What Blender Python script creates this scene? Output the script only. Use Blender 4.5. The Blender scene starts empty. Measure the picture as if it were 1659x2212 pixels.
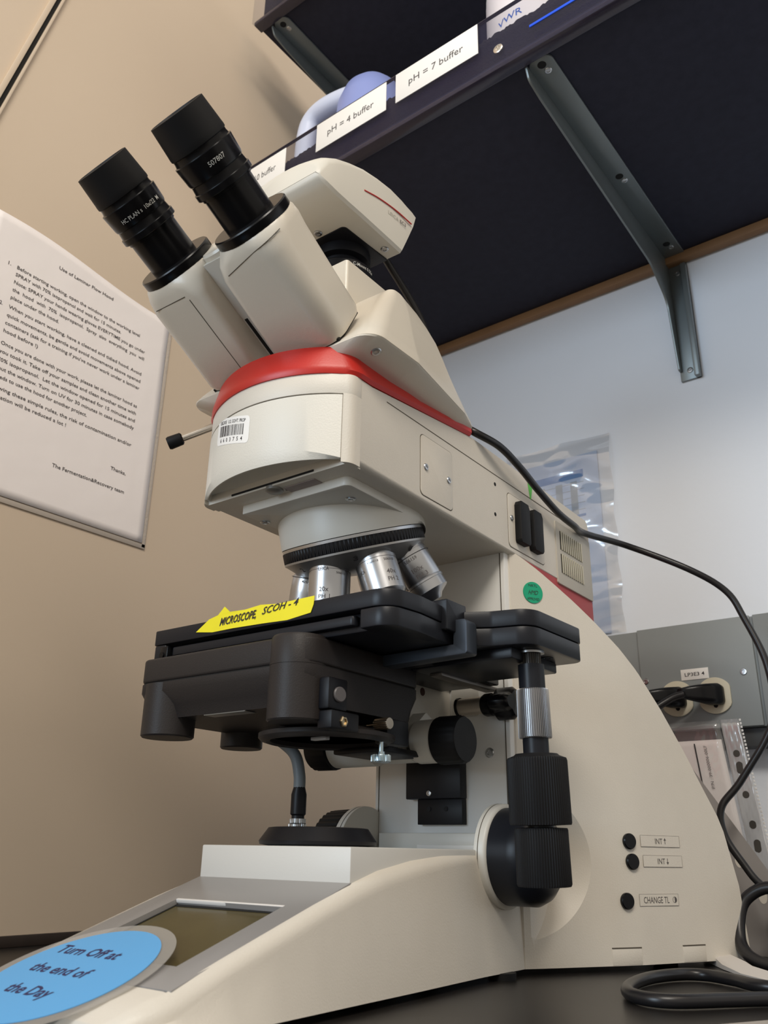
import bpy, bmesh, math, random
from mathutils import Vector, Matrix, Euler
random.seed(7)
S = 0.001
scn = bpy.context.scene
COL = scn.collection
V = Vector

# ------------------------------------------------------------------ camera
cd = bpy.data.cameras.new('camera'); cam = bpy.data.objects.new('camera', cd); COL.objects.link(cam)
scn.camera = cam
F_PX = 1850.58
P_, R_, Y_ = (math.radians(a) for a in (21.604, 1.0457, 38.001))
fwd = V((-math.sin(Y_)*math.cos(P_), math.cos(Y_)*math.cos(P_), math.sin(P_)))
r0 = V((math.cos(Y_), math.sin(Y_), 0)); u0 = r0.cross(fwd)
rt = math.cos(R_)*r0 + math.sin(R_)*u0; up = -math.sin(R_)*r0 + math.cos(R_)*u0
M = Matrix((rt, up, -fwd)).transposed().to_4x4(); M.translation = V((.3784, -.3644, .072))
cam.matrix_world = M
cd.sensor_fit = 'VERTICAL'; cd.sensor_height = 36; cd.lens = F_PX*36/2212
cd.clip_start = .01; cd.clip_end = 30
cd.dof.use_dof = True; cd.dof.focus_distance = .62; cd.dof.aperture_fstop = 18

# ------------------------------------------------------------------ light
w = bpy.data.worlds.new('room_light'); scn.world = w; w.use_nodes = True
w.node_tree.nodes['Background'].inputs[0].default_value = (.66, .605, .53, 1)
w.node_tree.nodes['Background'].inputs[1].default_value = .76
def area(name, loc, target, size, power, col, spread=180):
    l = bpy.data.lights.new(name, 'AREA'); l.shape = 'RECTANGLE'; l.size, l.size_y = size
    l.energy = power; l.color = col; l.spread = math.radians(spread)
    o = bpy.data.objects.new(name, l); COL.objects.link(o); o.location = loc
    o.rotation_euler = (V(target)-V(loc)).to_track_quat('-Z', 'Y').to_euler()
    return o
area('ceiling_lamp', (1.15, -.35, 1.75), (0, .1, .35), (.9, .35), 4.8, (1, .84, .66))
area('ceiling_lamp', (.95, -1.3, 1.75), (0, .2, .25), (.9, .4), 25, (1, .93, .83))
area('window_light', (-.6, -2.3, .68), (0, .2, .2), (1.3, 1.0), 37, (.66, .83, 1.0))
scn.view_settings.view_transform = 'Standard'; scn.view_settings.look = 'None'
scn.view_settings.exposure = 0.08; scn.view_settings.gamma = 1; scn.view_settings.use_curve_mapping = False

# ------------------------------------------------------------------ materials
def mat(name, col, rough=.5, metal=0, bump=0, bscale=400, noise=0, nscale=8, coat=0, trans=0, alpha=1, aniso=0, spec=.5, dist=.001, brush=None, ior=1.45):
    m = bpy.data.materials.new(name); m.use_nodes = True
    nt = m.node_tree; b = nt.nodes['Principled BSDF']
    b.inputs['Base Color'].default_value = (*col, 1); b.inputs['Roughness'].default_value = rough
    b.inputs['Metallic'].default_value = metal; b.inputs['Specular IOR Level'].default_value = spec
    b.inputs['Coat Weight'].default_value = coat; b.inputs['Transmission Weight'].default_value = trans
    b.inputs['Alpha'].default_value = alpha; b.inputs['IOR'].default_value = ior
    tc = nt.nodes.new('ShaderNodeTexCoord')
    src = tc.outputs['Object']
    if brush:
        mp = nt.nodes.new('ShaderNodeMapping'); mp.inputs['Scale'].default_value = brush
        nt.links.new(src, mp.inputs[0]); src = mp.outputs[0]
    if noise:
        n = nt.nodes.new('ShaderNodeTexNoise'); n.inputs['Scale'].default_value = nscale; n.inputs['Detail'].default_value = 6
        nt.links.new(src, n.inputs['Vector'])
        r = nt.nodes.new('ShaderNodeMixRGB'); r.blend_type = 'MIX'
        r.inputs[1].default_value = (*[max(0, c*(1-noise)) for c in col], 1); r.inputs[2].default_value = (*[min(1, c*(1+noise)) for c in col], 1)
        nt.links.new(n.outputs['Fac'], r.inputs[0]); nt.links.new(r.outputs[0], b.inputs['Base Color'])
    if bump:
        n2 = nt.nodes.new('ShaderNodeTexNoise'); n2.inputs['Scale'].default_value = bscale; n2.inputs['Detail'].default_value = 3
        nt.links.new(src, n2.inputs['Vector'])
        bp = nt.nodes.new('ShaderNodeBump'); bp.inputs['Strength'].default_value = bump; bp.inputs['Distance'].default_value = dist
        nt.links.new(n2.outputs['Fac'], bp.inputs['Height']); nt.links.new(bp.outputs[0], b.inputs['Normal'])
    return m
def film(name, tint, fac, bscale=14, dist=.004, rough=.08, veil=.12, stretch=(1, 1, 1)):
    m = bpy.data.materials.new(name); m.use_nodes = True; nt = m.node_tree; N = nt.nodes; N.clear()
    out = N.new('ShaderNodeOutputMaterial'); tr = N.new('ShaderNodeBsdfTransparent'); gl = N.new('ShaderNodeBsdfGlossy'); df = N.new('ShaderNodeBsdfDiffuse')
    m1 = N.new('ShaderNodeMixShader'); m2 = N.new('ShaderNodeMixShader'); no = N.new('ShaderNodeTexNoise'); bp = N.new('ShaderNodeBump'); tc = N.new('ShaderNodeTexCoord')
    df.inputs[0].default_value = (*tint, 1); gl.inputs['Roughness'].default_value = rough
    no.inputs['Scale'].default_value = bscale; no.inputs['Detail'].default_value = 2; bp.inputs['Strength'].default_value = 1; bp.inputs['Distance'].default_value = dist
    L = nt.links.new; mp = N.new('ShaderNodeMapping'); mp.inputs['Scale'].default_value = stretch; L(tc.outputs['Object'], mp.inputs[0]); L(mp.outputs[0], no.inputs['Vector']); L(no.outputs['Fac'], bp.inputs['Height']); L(bp.outputs[0], gl.inputs['Normal'])
    m1.inputs[0].default_value = veil; L(tr.outputs[0], m1.inputs[1]); L(df.outputs[0], m1.inputs[2])
    m2.inputs[0].default_value = fac; L(m1.outputs[0], m2.inputs[1]); L(gl.outputs[0], m2.inputs[2]); L(m2.outputs[0], out.inputs[0]); return m
CREAM = mat('cream_textured_enamel', (.665, .62, .545), .42, bump=.35, bscale=900, dist=.0003, noise=.03, nscale=60)
CREAMS = mat('cream_smooth_enamel', (.62, .60, .545), .38, bump=.1, bscale=700, dist=.0002)
RED = mat('red_enamel', (.52, .022, .014), .36, bump=.2, bscale=900, dist=.0002)
REDD = mat('dull_red_panel', (.40, .045, .05), .5, bump=.2, bscale=900, dist=.0002)
BLACK = mat('black_satin', (.007, .007, .009), .42, spec=.28, bump=.1, bscale=800, dist=.0002)
BLACKG = mat('black_gloss_plastic', (.006, .006, .007), .25, spec=.28)
RUBBER = mat('black_rubber', (.007, .007, .008), .55, spec=.28, bump=.15, bscale=600, dist=.0002)
ANOD = mat('black_anodised_metal', (.012, .013, .017), .34, spec=.28, bump=.06, bscale=900, dist=.0002)
CHAR = mat('charcoal_textured_plastic', (.026, .022, .021), .46, spec=.28, bump=.35, bscale=1100, dist=.0003)
DK = mat('dark_recess', (.006, .006, .006), .8)
SEAM = mat('seam_shadow_line', (.10, .085, .065), .8)
CHROME = mat('chrome', (.72, .66, .58), .3, .9)
STEEL = mat('brushed_steel', (.55, .56, .57), .3, 1)
SATIN = mat('satin_silver', (.50, .51, .53), .30, 1)
GREYP = mat('silver_grey_panel', (.31, .30, .295), .38, .25, bump=.1, bscale=900, dist=.0002)
LCD = mat('lcd_glass', (.075, .06, .022), .22, noise=.25, nscale=40, spec=.3)
PAPER = mat('white_paper', (.88, .83, .82), .7, bump=.25, bscale=22, dist=.004)
WHITE = mat('white_label', (.85, .84, .82), .45)
INK = mat('black_ink', (.03, .027, .03), .7)
GREYINK = mat('grey_ink', (.09, .08, .08), .7)
WINK = mat('white_print', (.55, .55, .52), .6)
NAVYINK = mat('navy_ink', (.03, .025, .09), .7)
YEL = mat('yellow_tape', (.88, .78, .02), .5, noise=.06, nscale=60)
GRN = mat('green_sticker', (.005, .36, .19), .5)
GTAPE = mat('bright_green_tape', (.10, .52, .06), .5)
BLUE = mat('sky_blue_card', (.09, .40, .80), .3, coat=.4)
LAM = film('clear_laminate', (.5, .48, .45), .08, 4, .001, .1, .35)
SLEEVE = film('clear_sleeve_plastic', (.8, .88, 1), .24, 7, .055, .16, .08, (.7, 1, 2.2))
SLEEVE2 = film('clear_sleeve_strip', (.7, .72, .75), .3, 30, .003, .12, .45)
WALLB = mat('beige_painted_metal', (.62, .51, .395), .5, bump=.12, bscale=260, dist=.0006, noise=.03, nscale=5)
WALLW = mat('white_painted_wall', (.80, .85, .93), .7, bump=.25, bscale=120, dist=.0008, noise=.03, nscale=7)
NAVY = mat('navy_laminate', (.027, .028, .044), .7, spec=.2, bump=.3, bscale=400, dist=.0003, noise=.25, nscale=90)
BENCH = mat('black_bench_top', (.016, .014, .013), .32, bump=.12, bscale=500, dist=.0002, noise=.5, nscale=14, spec=.25)
WOOD = mat('brown_edge_board', (.24, .13, .06), .6, noise=.2, nscale=20)
TRUNK = mat('grey_trunking_enamel', (.26, .285, .295), .5, bump=.1, bscale=300, dist=.0003)
ZINC = mat('zinc_bracket', (.20, .225, .23), .38, .55, bump=.08, bscale=300, dist=.0003)
ACRYL = mat('tinted_acrylic', (.06, .055, .12), .04, alpha=.16, spec=.6)
ACRYLD = mat('acrylic_edge', (.035, .03, .05), .15, alpha=.9, spec=.6)
CORD = mat('black_cord', (.014, .013, .014), .32)
GCABLE = mat('grey_cable', (.17, .19, .20), .5)
IVORY = mat('ivory_outlet', (.62, .58, .46), .4)
BPLAS = mat('white_bottle_plastic', (.75, .76, .80), .35)
BLUEPL = mat('pale_blue_plastic', (.26, .32, .66), .35)
WBLUE = mat('milky_plastic', (.62, .68, .86), .4)
LINER = mat('black_foam_liner', (.008, .008, .009), .95, bump=.8, bscale=500, dist=.002)
VIOLET = mat('violet_gray_label', (.30, .25, .24), .5)
GREYLAB = mat('grey_type_plate', (.17, .165, .15), .4)

# ------------------------------------------------------------------ helpers
def finish(name, bm, m, parent=None, bevel=0, ang=32, seg=2, smooth=True):
    bmesh.ops.remove_doubles(bm, verts=bm.verts, dist=1e-4)
    bmesh.ops.recalc_face_normals(bm, faces=bm.faces)
    if bevel:
        es = [e for e in bm.edges if len(e.link_faces) == 2 and e.calc_face_angle(0) > math.radians(28)]
        bmesh.ops.bevel(bm, geom=es, offset=bevel, segments=seg, profile=.5, affect='EDGES', clamp_overlap=True)
    bmesh.ops.scale(bm, vec=(S, S, S), verts=bm.verts)
    me = bpy.data.meshes.new(name); bm.to_mesh(me); bm.free()
    if smooth:
        me.polygons.foreach_set('use_smooth', [True]*len(me.polygons)); me.set_sharp_from_angle(angle=math.radians(ang))
    if m: me.materials.append(m)
    o = bpy.data.objects.new(name, me); COL.objects.link(o)
    if parent: o.parent = parent
    return o
def tag(o, label=None, cat=None, group=None, kind=None):
    for k, v in (('label', label), ('category', cat), ('group', group), ('kind', kind)):
        if v: o[k] = v
    return o
def thing(name, label, cat, group=None, loc=(0, 0, 0)):
    o = bpy.data.objects.new(name, None); COL.objects.link(o); o.empty_display_size = .01
    o.location = V(loc)*S
    return tag(o, label, cat, group)
def b_box(bm, x0, x1, y0, y1, z0, z1):
    vs = [bm.verts.new(p) for p in ((x0,y0,z0),(x1,y0,z0),(x1,y1,z0),(x0,y1,z0),(x0,y0,z1),(x1,y0,z1),(x1,y1,z1),(x0,y1,z1))]
    for f in ((0,3,2,1),(4,5,6,7),(0,1,5,4),(1,2,6,5),(2,3,7,6),(3,0,4,7)): bm.faces.new([vs[i] for i in f])
def box(name, b, m, parent=None, bevel=.5, **k):
    bm = bmesh.new(); b_box(bm, *b); return finish(name, bm, m, parent, bevel, **k)
def obox(name, o, ux, uy, uz, b, m, parent=None, bevel=.5, **k):
    """box in an oriented frame"""
    bm = bmesh.new(); b_box(bm, *b)
    ux, uy, uz, o = V(ux).normalized(), V(uy).normalized(), V(uz).normalized(), V(o)
    for v in bm.verts: v.co = o + ux*v.co.x + uy*v.co.y + uz*v.co.z
    return finish(name, bm, m, parent, bevel, **k)
def b_loft(bm, rings, cap=True, closed=True):
    R = [[bm.verts.new(p) for p in r] for r in rings]; n = len(rings[0])
    for a, b in zip(R, R[1:]):
        for i in range(n if closed else n-1):
            j = (i+1) % n
            try: bm.faces.new((a[i], a[j], b[j], b[i]))
            except ValueError: pass
    if cap:
        bm.faces.new(R[0][::-1]); bm.faces.new(R[-1])
def loft(name, rings, m, parent=None, cap=True, bevel=0, **k):
    bm = bmesh.new(); b_loft(bm, rings, cap); return finish(name, bm, m, parent, bevel, **k)
def rpoly(pts, r, n=6):
    """round the corners of a polygon; r single or per corner"""
    out = []; N = len(pts)
    for i in range(N):
        p = V((*pts[i], 0)); a = V((*pts[i-1], 0)); b = V((*pts[(i+1) % N], 0))
        ri = r[i] if isinstance(r, (list, tuple)) else r
        if ri <= 0: out.append((p.x, p.y)); continue
        da, db = (a-p), (b-p); la, lb = da.length, db.length
        if la < 1e-4 or lb < 1e-4: continue
        da.normalize(); db.normalize()
        if da.angle(db) > 3.12: out.append((p.x, p.y)); continue
        ang = da.angle(db); t = ri/math.tan(ang/2); t = min(t, la*.49, lb*.49); rr = t*math.tan(ang/2)
        c = p + (da+db).normalized()*(rr/math.sin(ang/2))
        s, e = p+da*t-c, p+db*t-c
        tot = s.angle(e); ax = s.cross(e)
        sg = 1 if ax.z > 0 else -1
        for k in range(n+1):
            th = sg*tot*k/n; v = V((s.x*math.cos(th)-s.y*math.sin(th), s.x*math.sin(th)+s.y*math.cos(th), 0))+c
            out.append((v.x, v.y))
    return out
def frame(axis):
    a = V(axis).normalized(); h = V((0, 0, 1)) if abs(a.z) < .9 else V((1, 0, 0))
    e1 = a.cross(h).normalized(); return a, e1, a.cross(e1).normalized()
def prism(name, pts, axis, a, b, m, parent=None, bevel=0, **k):
    """pts 2D; axis x:(y,z) y:(x,z) z:(x,y)"""
    f = {'x': lambda p, t: (t, p[0], p[1]), 'y': lambda p, t: (p[0], t, p[1]), 'z': lambda p, t: (p[0], p[1], t)}[axis]
    return loft(name, [[f(p, a) for p in pts], [f(p, b) for p in pts]], m, parent, bevel=bevel, **k)
def lathe(name, prof, o, axis, m, parent=None, seg=64, ribs=None, ang=32, cap=True):
    """prof: (r, s[, ribbed])"""
    a, e1, e2 = frame(axis); o = V(o); rings = []
    for p in prof:
        r, s = p[0], p[1]; rb = len(p) > 2 and ribs
        n = seg if not ribs else ribs[0]*4
        ring = []
        for i in range(n):
            t = 2*math.pi*i/n; rr = r - (ribs[1] if rb and i % 4 in (0, 1) else 0)
            ring.append(o + a*s + (e1*math.cos(t)+e2*math.sin(t))*rr)
        rings.append(ring)
    return loft(name, rings, m, parent, cap, ang=ang)
def catmull(pts, k=8):
    P = [V(p) for p in pts]; P = [P[0]*2-P[1]]+P+[P[-1]*2-P[-2]]; out = []
    for i in range(1, len(P)-2):
        p0, p1, p2, p3 = P[i-1:i+3]
        for j in range(k):
            t = j/k; out.append(.5*((2*p1)+(p2-p0)*t+(2*p0-5*p1+4*p2-p3)*t*t+(3*p1-p0-3*p2+p3)*t**3))
    out.append(P[-2]); return out
def tube(name, pts, r, m, parent=None, n=14, k=8, flat=None):
    P = catmull(pts, k); rings = []; nrm = None
    for i, p in enumerate(P):
        d = (P[min(i+1, len(P)-1)]-P[max(i-1, 0)]).normalized()
        if nrm is None: nrm = frame(d)[1]
        nrm = (nrm - d*nrm.dot(d)).normalized(); bn = d.cross(nrm)
        ri = r[min(int(i/max(1, len(P)-1)*len(r)), len(r)-1)] if isinstance(r, list) else r
        rings.append([p+(nrm*math.cos(2*math.pi*q/n)+bn*math.sin(2*math.pi*q/n)*(flat or 1))*ri for q in range(n)])
    return loft(name, rings, m, parent, ang=60)
def text(s, o, ux, uy, h=None, wd=None, m=INK, parent=None, name='lettering', align='C', bold=0, cyl=None, depth=0, shear=0):
    """flat lettering: o = anchor, ux reading direction, uy up; h cap height mm, wd width mm; cyl=(centre, axis, r) wraps it"""
    c = bpy.data.curves.new('t', 'FONT'); c.body = s; c.offset = bold; c.resolution_u = 2; c.shear = shear
    t = bpy.data.objects.new('t', c); COL.objects.link(t)
    dg = bpy.context.evaluated_depsgraph_get(); me = bpy.data.meshes.new_from_object(t.evaluated_get(dg))
    bpy.data.objects.remove(t); bpy.data.curves.remove(c)
    xs = [v.co.x for v in me.vertices]; 
    if not xs: return
    x0, x1 = min(xs), max(xs); sy = (h or 3)/.70
    sx = wd/(x1-x0) if wd else sy
    if h is None: sy = sx
    ux, uy, o = V(ux).normalized(), V(uy).normalized(), V(o)
    xa = {'C': (x0+x1)/2, 'L': x0, 'R': x1}[align]
    nrm = ux.cross(uy)
    for v in me.vertices:
        X, Y = (v.co.x-xa)*sx, (v.co.y-.35)*sy
        if cyl:
            cc, ax, rr = V(cyl[0]), V(cyl[1]).normalized(), cyl[2]
            d = o-cc; hh = d.dot(ax); rad = (d-ax*hh).normalized(); tang = ux - ax*ux.dot(ax); tang.normalize()
            # along = component along axis
            pa, pt = ux*X+uy*Y, 0
            al = pa.dot(ax); tg = pa.dot(tang); th = tg/rr
            r2 = rr
            if len(cyl) > 3: r2 = rr + cyl[3]*al
            v.co = cc + ax*(hh+al) + (rad*math.cos(th)+tang*math.sin(th))*r2
        else:
            v.co = o + ux*X + uy*Y
        v.co *= S
    me.name = name; me.materials.clear(); me.materials.append(m)
    ob = bpy.data.objects.new(name, me); COL.objects.link(ob)
    if parent: ob.parent = parent
    return ob
def boolean(o, cutter, op='DIFFERENCE'):
    md = o.modifiers.new('b', 'BOOLEAN'); md.object = cutter; md.operation = op; md.solver = 'EXACT'
    dg = bpy.context.evaluated_depsgraph_get(); dg.update()
    me = bpy.data.meshes.new_from_object(o.evaluated_get(dg)); o.modifiers.clear()
    old = o.data; nm = old.name; o.data = me; bpy.data.meshes.remove(old); me.name = nm
    bpy.data.objects.remove(cutter)
    me.polygons.foreach_set('use_smooth', [True]*len(me.polygons)); me.set_sharp_from_angle(angle=math.radians(28))
def merge(parent, old, new):
    """fuse repeated surface marks of one part into a single mesh"""
    obs = [o for o in parent.children if o.name.split('.')[0] == old]
    if not obs: return
    bm = bmesh.new()
    for o in obs: bm.from_mesh(o.data)
    me = bpy.data.meshes.new(new); bm.to_mesh(me); bm.free(); me.materials.append(obs[0].data.materials[0])
    for o in obs: bpy.data.objects.remove(o)
    r = bpy.data.objects.new(new, me); COL.objects.link(r); r.parent = parent; return r
def screw(parent, o, axis, r=3, m=STEEL, hexs=False, name='screw'):
    s = lathe(name, [(r, -1), (r, .3), (r*.85, .8), (r*.5, .9), (r*.45, .2), (0.01, .2)], o, axis, m, parent, seg=24)
    return s

# ------------------------------------------------------------------ room
TZ = -4.0
box('wall_left', (-345, -321, -900, 900, -60, 1500), WALLB, None, 0)['kind'] = 'structure'
bk = box('wall_back', (-345, 1300, 552, 575, -60, 1500), WALLW, None, 0); bk['kind'] = 'structure'
be = box('bench', (-320.5, 1300, -520, 551.5, TZ-30, TZ), BENCH, None, 1.5)
tag(be, 'long black laboratory bench the microscope stands on', 'bench')
# deeper front of the bench on the left
be.data.transform(Matrix.Translation((0, 0, 0)))
bm = bmesh.new(); b_box(bm, -345, 1300, -1400, 900, -760, -745); finish('floor', bm, mat('grey_vinyl_floor', (.25, .24, .22), .5, noise=.1), None, 0)['kind'] = 'structure'
# slanted joint trim on the flow-hood side wall
def strip(name, y0, z0, y1, z1, wdt, x0, x1, m, kind='structure'):
    d = V((0, y1-y0, z1-z0)).normalized(); n = V((0, d.z, -d.y))
    o = V((0, y0, z0)); L_ = (V((0, y1, z1))-o).length
    ob = obox(name, (0, y0, z0), (1, 0, 0), n, d, (x0, x1, 0, wdt, -600, L_+700), m, None, .4)
    ob['kind'] = kind; return ob
strip('trim_1', -102.5, 768, -72.5, 925, 5.2, -321, -318.2, WALLB)
strip('trim_2', -97.3, 768, -67.3, 925, 4.6, -321, -320.4, DK)
strip('trim_3', -92.7, 768, -62.7, 925, 2.6, -321, -317.0, WALLB)
# dark plinth at foot of left wall
box('baseboard_left', (-321, -317, -520, 551, TZ, 4.5), mat('dark_plinth', (.035, .026, .022), .5, noise=.3, nscale=60), None, .6)['kind'] = 'structure'

# shelves
def shelf(z, x0, label, liner=True):
    s = thing('wall_shelf', label, 'shelf', None, (x0, 551, z))
    box('board', (0, 900, -368, -3, 0, 22), NAVY, s, 1)
    box('rear_edge', (0, 900, -14, -3, -11, -.2), WOOD, s, .8)
    box('acrylic_lip', (0, 900, -386, -382.5, -5, 63), ACRYL, s, .5)
    box('lip_base', (0, 900, -382.3, -368.3, -5, 1.5), ACRYLD, s, 1)
    box('lip_top_edge', (0, 900, -386.1, -382.4, 63.2, 64.4), ACRYLD, s, .3)
    bm = bmesh.new(); n = 420
    top = []; 
    for i in range(n+1):
        top.append((i*900/n, 62.5 + random.uniform(-1.6, 1.6)))
    b_loft(bm, [[(x, -367, 22.2) for x, z_ in top], [(x, -367, z_) for x, z_ in top], [(x, -354, z_*.99) for x, z_ in top], [(x, -354, 22.2) for x, z_ in top]], cap=False, closed=False)
    finish('foam_liner', bm, LINER, s, 0)
    return s
lo = shelf(767, -262, 'lower navy wall shelf with clear lip, carrying the buffer labels')
hi = shelf(1092, -272, 'upper navy wall shelf, only its near-left corner and underside in view')
for x in (92, 330):
    screw(lo, (x+262, -386.2, 15), (0, -1, 0), 5, CHROME, name='lip_screw')
screw(hi, (42, -386.2, 15), (0, -1, 0), 5, CHROME, name='lip_screw')
# labels on lip
def lip_label(cx, z0, z1, w_, s, lab, tilt=0):
    o = box('shelf_label', (cx-w_/2, cx+w_/2, 164.2, 164.9, z0, z1), WHITE, None, .1)
    tag(o, lab, 'label', 'buffer labels on the shelf lip')
    text(s, (cx, 164.0, (z0+z1)/2), (1, 0, tilt), (0, 0, 1), 9, w_*.66, GREYINK, o)
lip_label(20.5, 791, 830, 100, 'pH = 7 buffer', 'white pH seven buffer shelf label beside the white bottle, rightmost of the three')
lip_label(-91, 790, 829, 98, 'pH = 4 buffer', 'white pH four buffer shelf label in front of the blue jug, middle of the three')
lip_label(-232, 787, 825, 89, 'pH = 10 buffer', 'leftmost white shelf label, half hidden behind the eyepiece, reading buffer')
rd = box('reagent_packet', (-186, -140, 166, 181, 757.5, 761.5), mat('red_packet', (.42, .10, .09), .5), None, 1)
tag(rd, 'thin dull red strip tucked under the shelf lip', 'packet')
bs = box('blue_reflection', (126, 235, 163.6, 164.6, 783.5, 786.5), mat('vivid_blue', (.01, .09, .75), .4), None, .3)  # reflection of a blue cap in the lip, put in as a coloured strip
tag(bs, 'thin vivid blue reflection along the bottom of the shelf lip, built as a strip', 'strip')

def bracket(x, z, label, leg=True):
    t = thing('shelf_bracket', label, 'bracket', 'steel shelf brackets', (x, 551, z))
    # top flange (flat under board), y from -369 to 0
    pts = rpoly([(-10, -368), (14, -368), (14, -4), (-10, -4)], [9, 9, 1, 1])
    prism('top_flange', pts, 'z', -2.2, 0, ZINC, t, .5)
    # web: tapered vertical plate
    web = [(-368, -2), (-4, -2), (-4, -160), (-10, -160), (-24, -70), (-70, -42), (-340, -20), (-362, -16)]
    web = [(y, z_) for y, z_ in web]
    prism('web', rpoly(web, [2, 0, 0, 2, 30, 40, 20, 8]), 'x', -12, -9.6, ZINC, t, .4)
    box('wall_flange', (-12, 12, -3, 0, -172, -2), ZINC, t, .5)
    box('wall_channel', (6, 12, -10, 0, -172, -14), ZINC, t, .5)
    for y in (-359, -180, -40):
        lathe('hole', [(4.2, 0), (4.2, .25), (.01, .25)], (2, y, -2.2), (0, 0, -1), DK, t, seg=20)
        screw(t, (4, y+9, -2.2), (0, 0, -1), 3.6, STEEL)
    screw(t, (0, -3.2, -22), (0, -1, 0), 3.6, STEEL); screw(t, (0, -3.2, -160), (0, -1, 0), 3.6, STEEL)
    return t
bracket(121, 767, 'zinc shelf bracket under the lower shelf, right of the microscope')
bracket(-243, 1092, 'zinc shelf bracket under the upper shelf, near the beige wall')

# white bottle
bt = thing('reagent_bottle', 'white plastic reagent bottle with blue lettering standing on the lower shelf', 'bottle', None, (94, 256, 789.3))
lathe('body', [(52, 0), (56, 4), (56, 150), (48, 172), (24, 186), (24, 200)], (0, 0, 0), (0, 0, 1), BPLAS, bt)
lathe('label_wrap', [(56.4, 8), (56.4, 140)], (0, 0, 0), (0, 0, 1), mat('glossy_label', (.80, .76, .80), .3), bt, cap=False)
lathe('cap', [(27, 186), (27, 212), (24, 214)], (0, 0, 0), (0, 0, 1), mat('blue_cap', (.02, .1, .6), .4), bt)
ca, sa = math.cos(math.radians(-97)), math.sin(math.radians(-97))
text('VWR', (56.8*ca, 56.8*sa, 74), (-sa, ca, 0), (0, 0, 1), 9, 30, mat('vwr_blue', (.03, .12, .5), .5), bt, cyl=((0, 0, 0), (0, 0, 1), 56.7))
text('Buffer reagent', (56.8*ca, 56.8*sa, 92), (-sa, ca, 0), (0, 0, 1), 3, 26, GREYINK, bt, cyl=((0, 0, 0), (0, 0, 1), 56.7)) if False else None
# jug with handle
jg = thing('plastic_jug', 'milky blue plastic jug with a looped handle on the lower shelf', 'jug', None, (-160, 255, 789.3))
lathe('body', [(42, 0), (45, 4), (45, 112), (43, 138), (36, 160), (25, 174), (12, 181)], (24, 0, 0), (0, 0, 1), BLUEPL, jg)
tube('handle', [(-30, -18, 26), (-62, -18, 40), (-70, -18, 90), (-68, -18, 138), (-58, -18, 158), (-34, -18, 164), (2, -12, 164), (26, -4, 154)], 13, WBLUE, jg, n=18)

# ------------------------------------------------------------------ trunking on back wall
tr = thing('cable_trunking', 'grey enamelled socket trunking along the back wall', 'trunking', None, (0, 551, 190))
box('housing', (-40, 700, -28, 0, 0, 108), TRUNK, tr, 1)
box('cover_plate', (37, 154, -31.5, -28.2, 0.5, 108.5), TRUNK, tr, .8)
box('cover_plate', (157, 460, -31.5, -28.2, 0.5, 108.5), TRUNK, tr, .8)
box('bottom_rail', (-40, 700, -24, 0, -18, -.3), mat('dark_rail', (.06, .065, .07), .5), tr, 1)
for x in (42, 142): screw(tr, (x, -31.6, 53), (0, -1, 0), 3.4, STEEL)
for x in (74, 112):
    pts = []
    for i in range(40):
        t = 2*math.pi*i/40; pts.append((x+max(-15.5, min(15.5, 18*math.cos(t))), 32+18*math.sin(t)))
    prism('socket', pts, 'y', -34, -31.6, IVORY, tr, .5)
    box('socket_slot', (x-7, x-5, -34.25, -34.02, 32, 40), DK, tr, 0); box('socket_slot', (x+5, x+7, -34.25, -34.02, 32, 40), DK, tr, 0)
    lathe('socket_slot', [(2.2, 0), (2.2, .2)], (x, -34.02, 22), (0, -1, 0), DK, tr, seg=16)
sk = box('asset_label', (80, 108, 518.9, 519.4, 240, 251), WHITE, None, .1)
tag(sk, 'small white label reading LP3E3 4 above the sockets', 'label'); text('LP3E3 4', (94, 518.7, 245.5), (1, 0, 0), (0, 0, 1), 3.6, 20, INK, sk, bold=.01)
def plug(x, z, path, lab):
    t = thing('power_plug', lab, 'plug', 'plugs in the trunking sockets', (x, 516, z))
    rings = []
    for y, hx, hz, dx in ((0, 8, 10, 2), (-8, 9, 10.5, 1), (-18, 8, 9, -5), (-25, 6, 7, -14), (-30, 4.5, 4.5, -22)):
        rings.append([(dx+px_, y, pz_) for px_, pz_ in rpoly([(-hx, -hz), (hx, -hz), (hx, hz), (-hx, hz)], min(hx, hz)*.55, 4)])
    loft('plug_body', rings, BLACKG, t, ang=50)
    tube('cord', path, 3.6, CORD, t, n=12)
    return t
plug(112, 222, [(-20, -29, -1), (-34, -33, -6), (-56, -44, -24), (-80, -56, -64), (-90, -62, -120), (-86, -66, -200), (-60, -70, -221)], 'black power plug in the right-hand trunking socket')
plug(74, 222, [(-20, -29, -1), (-30, -31, -2), (-44, -30, -14), (-60, -30, -50), (-66, -26, -100), (-66, -14, -160), (-60, -10, -215)], 'black power plug in the left-hand trunking socket, behind the other cord')

# ------------------------------------------------------------------ notice on left wall
nt_ = thing('wall_notice', 'typed white laboratory notice in a plastic sleeve taped to the beige wall', 'notice', None, (-320.5, 30, 358))
bm = bmesh.new(); nu, nv = 28, 34
g = [[None]*(nv+1) for _ in range(nu+1)]
def notice_x(u, v):  # gentle curl of the sheet near its top
    return 1.2 + .9*math.sin(u*5.2+1)*v**3 + 5.5*max(0, v-.8)**1.5*(1-u*.3)*3 + .5*math.sin(v*9+u*3)*v
for i in range(nu+1):
    for j in range(nv+1):
        u, v = i/nu, j/nv
        zt = 273 + 5*math.sin(u*4.4+.6) - 6*u
        g[i][j] = bm.verts.new((notice_x(u, v), -109+u*210, v*zt))
for i in range(nu):
    for j in range(nv): bm.faces.new((g[i][j], g[i+1][j], g[i+1][j+1], g[i][j+1]))
ps = finish('paper_sheet', bm, PAPER, nt_, 0)
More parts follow.
